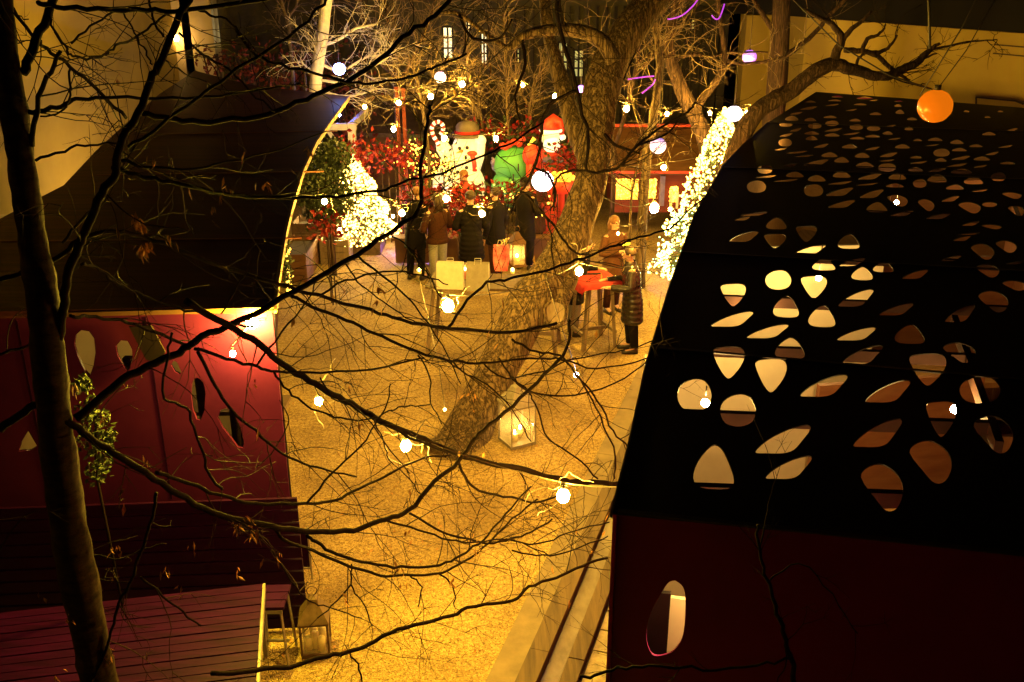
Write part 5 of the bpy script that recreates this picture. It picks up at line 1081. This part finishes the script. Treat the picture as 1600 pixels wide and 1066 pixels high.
# ================================================================== PEOPLE
def ell(c, rx, ry, n, rot=0): return [Vector(c)+Vector((math.cos(a+rot)*rx, math.sin(a+rot)*ry, 0)) for a in [k/n*6.283185 for k in range(n)]]
def person(label, px, py, h, face, top, bottom, hair, pose='stand', coat_len=.5, quilt=False, hat=None, lean=0.0, z0=0.0):
    base = atZ(px, py, z0); t = thing('person', label, 'person', tuple(base)); s = h/1.7
    rm = Matrix.Rotation(face, 3, 'Z')          # the figure faces local -Y, turned by face
    def Wp(x, y, z): 
        l = lean*max(0, z-.85); return base + rm @ Vector((x*s, (y-l)*s, z*s))
    me = bpy.data.meshes.new('body'); bm = bmesh.new(); lay = bm.verts.layers.skin.verify(); V = {}
    def nv(k, p, r): v = bm.verts.new(Wp(*p)-base); V[k] = v; v[lay].radius = (r[0]*s, r[1]*s) if hasattr(r, '__len__') else (r*s, r*s); return v
    def ed(a, b_): bm.edges.new((V[a], V[b_]))
    nv('pel',(0,0,.92),(.15,.11)); nv('wai',(0,0,1.08),(.125,.1)); nv('che',(0,.0,1.28),(.15,.11)); nv('nk0',(0,.0,1.42),(.075,.065)); nv('nk1',(0,-.01,1.5),.05); nv('hd0',(0,-.02,1.56),(.068,.075)); nv('hd1',(0,-.02,1.63),(.075,.088)); nv('hd2',(0,-.015,1.68),(.05,.06))
    for a, b_ in (('pel','wai'),('wai','che'),('che','nk0'),('nk0','nk1'),('nk1','hd0'),('hd0','hd1'),('hd1','hd2')): ed(a, b_)
    hands = {'reach': ((-.2,-.36,1.12),(.2,-.34,1.12)), 'stand': ((-.25,-.06,.82),(.25,-.06,.82)), 'hold': ((-.16,-.32,1.08),(.2,-.26,1.02)), 'cross': ((-.05,-.26,1.16),(.12,-.24,1.12))}[pose]
    elb = {'reach': ((-.27,-.05,1.12),(.27,-.05,1.12)), 'stand': ((-.25,.03,1.1),(.25,.03,1.1)), 'hold': ((-.27,-.02,1.1),(.27,-.02,1.08)), 'cross': ((-.27,-.04,1.1),(.27,-.04,1.1))}[pose]
    for i, sx in enumerate((-1,1)):
        k = 'LR'[i]; nv('sh'+k,(sx*.18,0,1.38),.06); nv('el'+k,elb[i],.042); nv('wr'+k,hands[i],.028)
        ed('che','sh'+k); ed('sh'+k,'el'+k); ed('el'+k,'wr'+k)
        d = (Vector(hands[i])-Vector(elb[i])).normalized(); hp = Vector(hands[i])+d*.07; nv('pa'+k, hp, (.034,.018)); ed('wr'+k,'pa'+k)
        sd = d.cross(Vector((0,0,1))).normalized() if abs(d.z) < .9 else Vector((0,1,0))
        for f_, (o, L_) in enumerate([(-.028,.06),(-.01,.072),(.01,.068),(.028,.052)]):
            a = hp+sd*o+d*.03; m_ = a+d*L_*.5+Vector((0,0,-.006)); e_ = m_+d*L_*.4+Vector((0,0,-.02))
            nv(k+'f%d0' % f_, a, .010); nv(k+'f%d1' % f_, m_, .009); nv(k+'f%d2' % f_, e_, .007); ed('pa'+k, k+'f%d0' % f_); ed(k+'f%d0' % f_, k+'f%d1' % f_); ed(k+'f%d1' % f_, k+'f%d2' % f_)
        a = hp+sd*(-sx*.035)-d*.02; nv(k+'t0', a, .011); nv(k+'t1', a+d*.035+sd*(-sx*.02), .009); ed('pa'+k, k+'t0'); ed(k+'t0', k+'t1')
        off = .03 if sx > 0 else -.02
        nv('hi'+k,(sx*.09,0,.86),.085); nv('kn'+k,(sx*.1,off-.02,.48),.055); nv('an'+k,(sx*.11,off+.02,.09),.038); nv('to'+k,(sx*.12,off-.14,.04),.03)
        ed('pel','hi'+k); ed('hi'+k,'kn'+k); ed('kn'+k,'an'+k); ed('an'+k,'to'+k)
    V['pel'][lay].use_root = True; bm.to_mesh(me); bm.free()
    ob = bpy.data.objects.new('body', me); C.objects.link(ob); m1 = ob.modifiers.new('s','SKIN'); m1.use_smooth_shade = True; m2 = ob.modifiers.new('u','SUBSURF'); m2.levels = 1
    dg = bpy.context.evaluated_depsgraph_get(); nm = bpy.data.meshes.new_from_object(ob.evaluated_get(dg)); ob.modifiers.clear(); ob.data = nm; nm.materials.clear(); nm.materials.append(M['skin'])
    # nose, brow, chin and ears joined into the same body mesh
    b = MB(); hd = Wp(0,-.02,1.60)-base
    b.ball(Wp(0,-.118,1.595)-base, (.014*s,.016*s,.022*s), 8, 6); b.ball(Wp(0,-.085,1.55)-base, (.035*s,.03*s,.03*s), 8, 6)
    for sx in (-1,1): b.ball(Wp(sx*.083,-.01,1.6)-base, (.012*s,.02*s,.03*s), 8, 6)
    tmp = bpy.data.meshes.new('x'); tmp.from_pydata([tuple(v_) for v_ in b.v], [], b.f); bb = bmesh.new(); bb.from_mesh(nm); bb.from_mesh(tmp); bb.to_mesh(nm); bb.free(); bpy.data.meshes.remove(tmp)
    for p_ in nm.polygons: p_.use_smooth = True
    ob.parent = t; ob.location = (0,0,0)
    b = MB()
    for sx in (-1,1): b.ball(Wp(sx*.032,-.1,1.618), .012*s, 8, 6)
    b.ball(Wp(0,-.112,1.565), (.022*s,.008*s,.006*s), 8, 5); b.build('face_features', M['hair'], t)
    # coat: torso loft down to coat_len
    def ring(z, rx, ry, dy=0, n=20): 
        out = []
        for k in range(n):
            a = k/n*6.283185; out.append(Wp(math.cos(a)*rx, math.sin(a)*ry+dy, z))
        return out
    prof = [(coat_len,.215,.17),(coat_len+.06,.22,.17),(.85,.2,.16),(1.0,.18,.145),(1.1,.175,.14),(1.22,.19,.145),(1.32,.195,.14),(1.38,.185,.12),(1.42,.13,.1),(1.46,.085,.085),(1.5,.078,.08)]
    rings = []
    zs = [coat_len+(1.5-coat_len)*i/46 for i in range(47)]
    for z in zs:
        for (z0_, a0, c0), (z1_, a1, c1) in zip(prof, prof[1:]):
            if z0_ <= z <= z1_+1e-6: u = (z-z0_)/(z1_-z0_+1e-9); rx = a0+(a1-a0)*u; ry = c0+(c1-c0)*u; break
        q = 1+(.09*abs(math.sin((z-coat_len)*math.pi/.085))-.03 if quilt else .012*math.sin(z*23))
        rings.append(ring(z, rx*q, ry*q))
    b = MB(); b.loft(rings, cap=False); b.build('coat', top, t)
    for i in (0,1):
        A_ = Vector((-.17 if i == 0 else .17,0,1.37)); E_ = Vector(elb[i]); W2 = Vector(hands[i]); pts = []
        n1 = 12
        for k in range(n1+1): pts.append(A_.lerp(E_, k/n1))
        for k in range(1, n1+1): pts.append(E_.lerp(W2, k/n1))
        rr = [(.075-.025*k/(2*n1))*(1+(.1*abs(math.sin(k*.9)) if quilt else .03*math.sin(k*1.7)))*s for k in range(2*n1+1)]
        b = MB(); b.tube([Wp(*p_) for p_ in pts], rr, 14); b.build('sleeve', top, t)
    if coat_len > .3:
        for i, sx in enumerate((-1,1)):
            off = .03 if sx > 0 else -.02; b = MB(); w2 = 1.0
            b.tube([Wp(sx*.09,0,.9), Wp(sx*.1,off-.02,.5), Wp(sx*.11,off+.02,.1)], [.1*s,.078*s,.062*s], 14); b.build('trouser_leg', bottom, t)
    for i, sx in enumerate((-1,1)):
        off = .03 if sx > 0 else -.02; b = MB()
        b.loft([[Wp(sx*.115+x*wd, off+y_+y2*.03, z) for x, y2, z in ((-1,0,.0),(-.9,0,.05*hh),(0,0,.095*hh),(.9,0,.05*hh),(1,0,.0),(0,0,-.0))] for y_, wd, hh in ((.07,.025,.9),(.04,.042,1.3),(-.04,.04,1.1),(-.12,.045,.75),(-.17,.032,.5),(-.185,.012,.35))]); b.build('shoe', M['leather'], t)
    b = MB(); hc_ = Wp(0,.012,1.635)
    b.ball(hc_, (.095*s,.1*s,.1*s), 16, 10, wob=lambda th, ph: (1+.05*math.sin(ph*7+th*4)) if th < 2.1 else .75)
    if hair[1] == 'long': b.tube([Wp(0,.05,1.66), Wp(0,.075,1.55), Wp(0,.085,1.42)], [.07*s,.085*s,.06*s], 12)
    if hair[1] == 'bun': b.ball(Wp(0,.1,1.68), .05*s, 12, 8); b.tube([Wp(.02,.1,1.70), Wp(.1,.16,1.74)], .006, 5)
    hh = b.build('hair', hair[0], t); md = [v_ for v_ in hh.data.vertices]
    if hat == 'beanie':
        b = MB(); b.ball(Wp(0,.0,1.67), (.102*s,.108*s,.085*s), 16, 10); b.build('hat', M['coat_orange'], t)
    if hat == 'cap':
        b = MB(); b.ball(Wp(0,.0,1.68), (.1*s,.108*s,.07*s), 16, 10); b.build('hat', M['coat_black'], t)
    if hat == 'lit':
        b = MB(); 
        for k in range(9): b.leaf(Wp(-.04+.02*k*.5,-.06,1.74), Vector((math.sin(k), -.3, .5)), .09, .04)
        b.build('hair_ornament', M['glow_gold'], t, smooth=False)
    return t
PI = math.pi
person('woman in a long black quilted coat with pinned-up hair beside the red tablecloth', 985, 548, 1.66, -PI/2, M['puffer'], M['coat_black'], (M['hair'],'bun'), 'reach', .5, True, 'lit', lean=.1)
person('person in an orange-brown jacket with loose hair behind the red tablecloth', 955, 486, 1.66, .5, M['coat_orange'], M['coat_brown'], (M['hair_blond'],'long'), 'cross', .7)
person('person in dark clothes half hidden between the leaning trunk and the red tablecloth', 896, 522, 1.6, PI/2, M['coat_black'], M['jeans'], (M['hair'],'long'), 'reach', .6, lean=.25)
person('person in a black coat at the left end of the group', 651, 436, 1.72, PI-.5, M['coat_black'], M['coat_black'], (M['hair_blond'],'short'), 'hold', .62, lean=.12)
person('person in a brown jacket and light grey jeans', 686, 446, 1.72, PI+.5, M['coat_brown'], M['jeans'], (M['hair'],'long'), 'hold', .82)
person('broad person in a dark heavy coat behind the grey bag', 738, 452, 1.78, PI+.1, M['coat_black'], M['coat_black'], (M['hair'],'short'), 'cross', .55, True, lean=.18)
person('person in black with a dark cap standing behind the tall table lantern', 820, 420, 1.76, PI-.7, M['coat_black'], M['coat_black'], (M['hair'],'short'), 'cross', .6, False, 'cap')
person('person in a dark parka behind the pink and red gift bag', 775, 436, 1.74, PI+.9, M['coat_black'], M['coat_brown'], (M['hair'],'short'), 'stand', .7)
person('person in a dark brown coat near the golden bowl, in front of the counter', 838, 402, 1.7, .9, M['coat_brown'], M['coat_black'], (M['hair'],'long'), 'cross', .55)
person('person in an orange-red jacket with long brown hair in front of the snowman', 727, 392, 1.66, .2, M['glow_red'], M['coat_brown'], (M['hair_blond'],'long'), 'hold', .75)
person('person in an olive brown jacket behind the flowers left of the snowman', 668, 396, 1.62, .4, M['hut_brown'], M['coat_brown'], (M['hair'],'short'), 'hold', .75)

# ------------------------------------------------------------------ groups of repeated things
GR = {'light_string': 'strings of warm bulbs over the courtyard', 'paper_lantern': 'round globe lanterns hanging in the trees', 'person': 'guests standing in the courtyard',
 'floodlight': 'added floodlights hidden behind the pavilions', 'flower_bed': 'red flower arrangements around the figures', 'lit_bush': 'bushes with fairy lights', 'light_cone_tree': 'fairy-lit cone trees',
 'candle_lantern': 'candle lanterns', 'candle_jar': 'candle glasses on the long table', 'paper_bag': 'paper bags on the long table', 'post': 'thin red posts', 'bar_table': 'high wooden tables', 'hedge': 'hedges beside the brown roof'}
for o in list(bpy.data.objects):
    k = o.name.split('.')[0]
    if o.parent is None and k in GR and 'label' in o and 'group' not in o: o['group'] = GR[k]
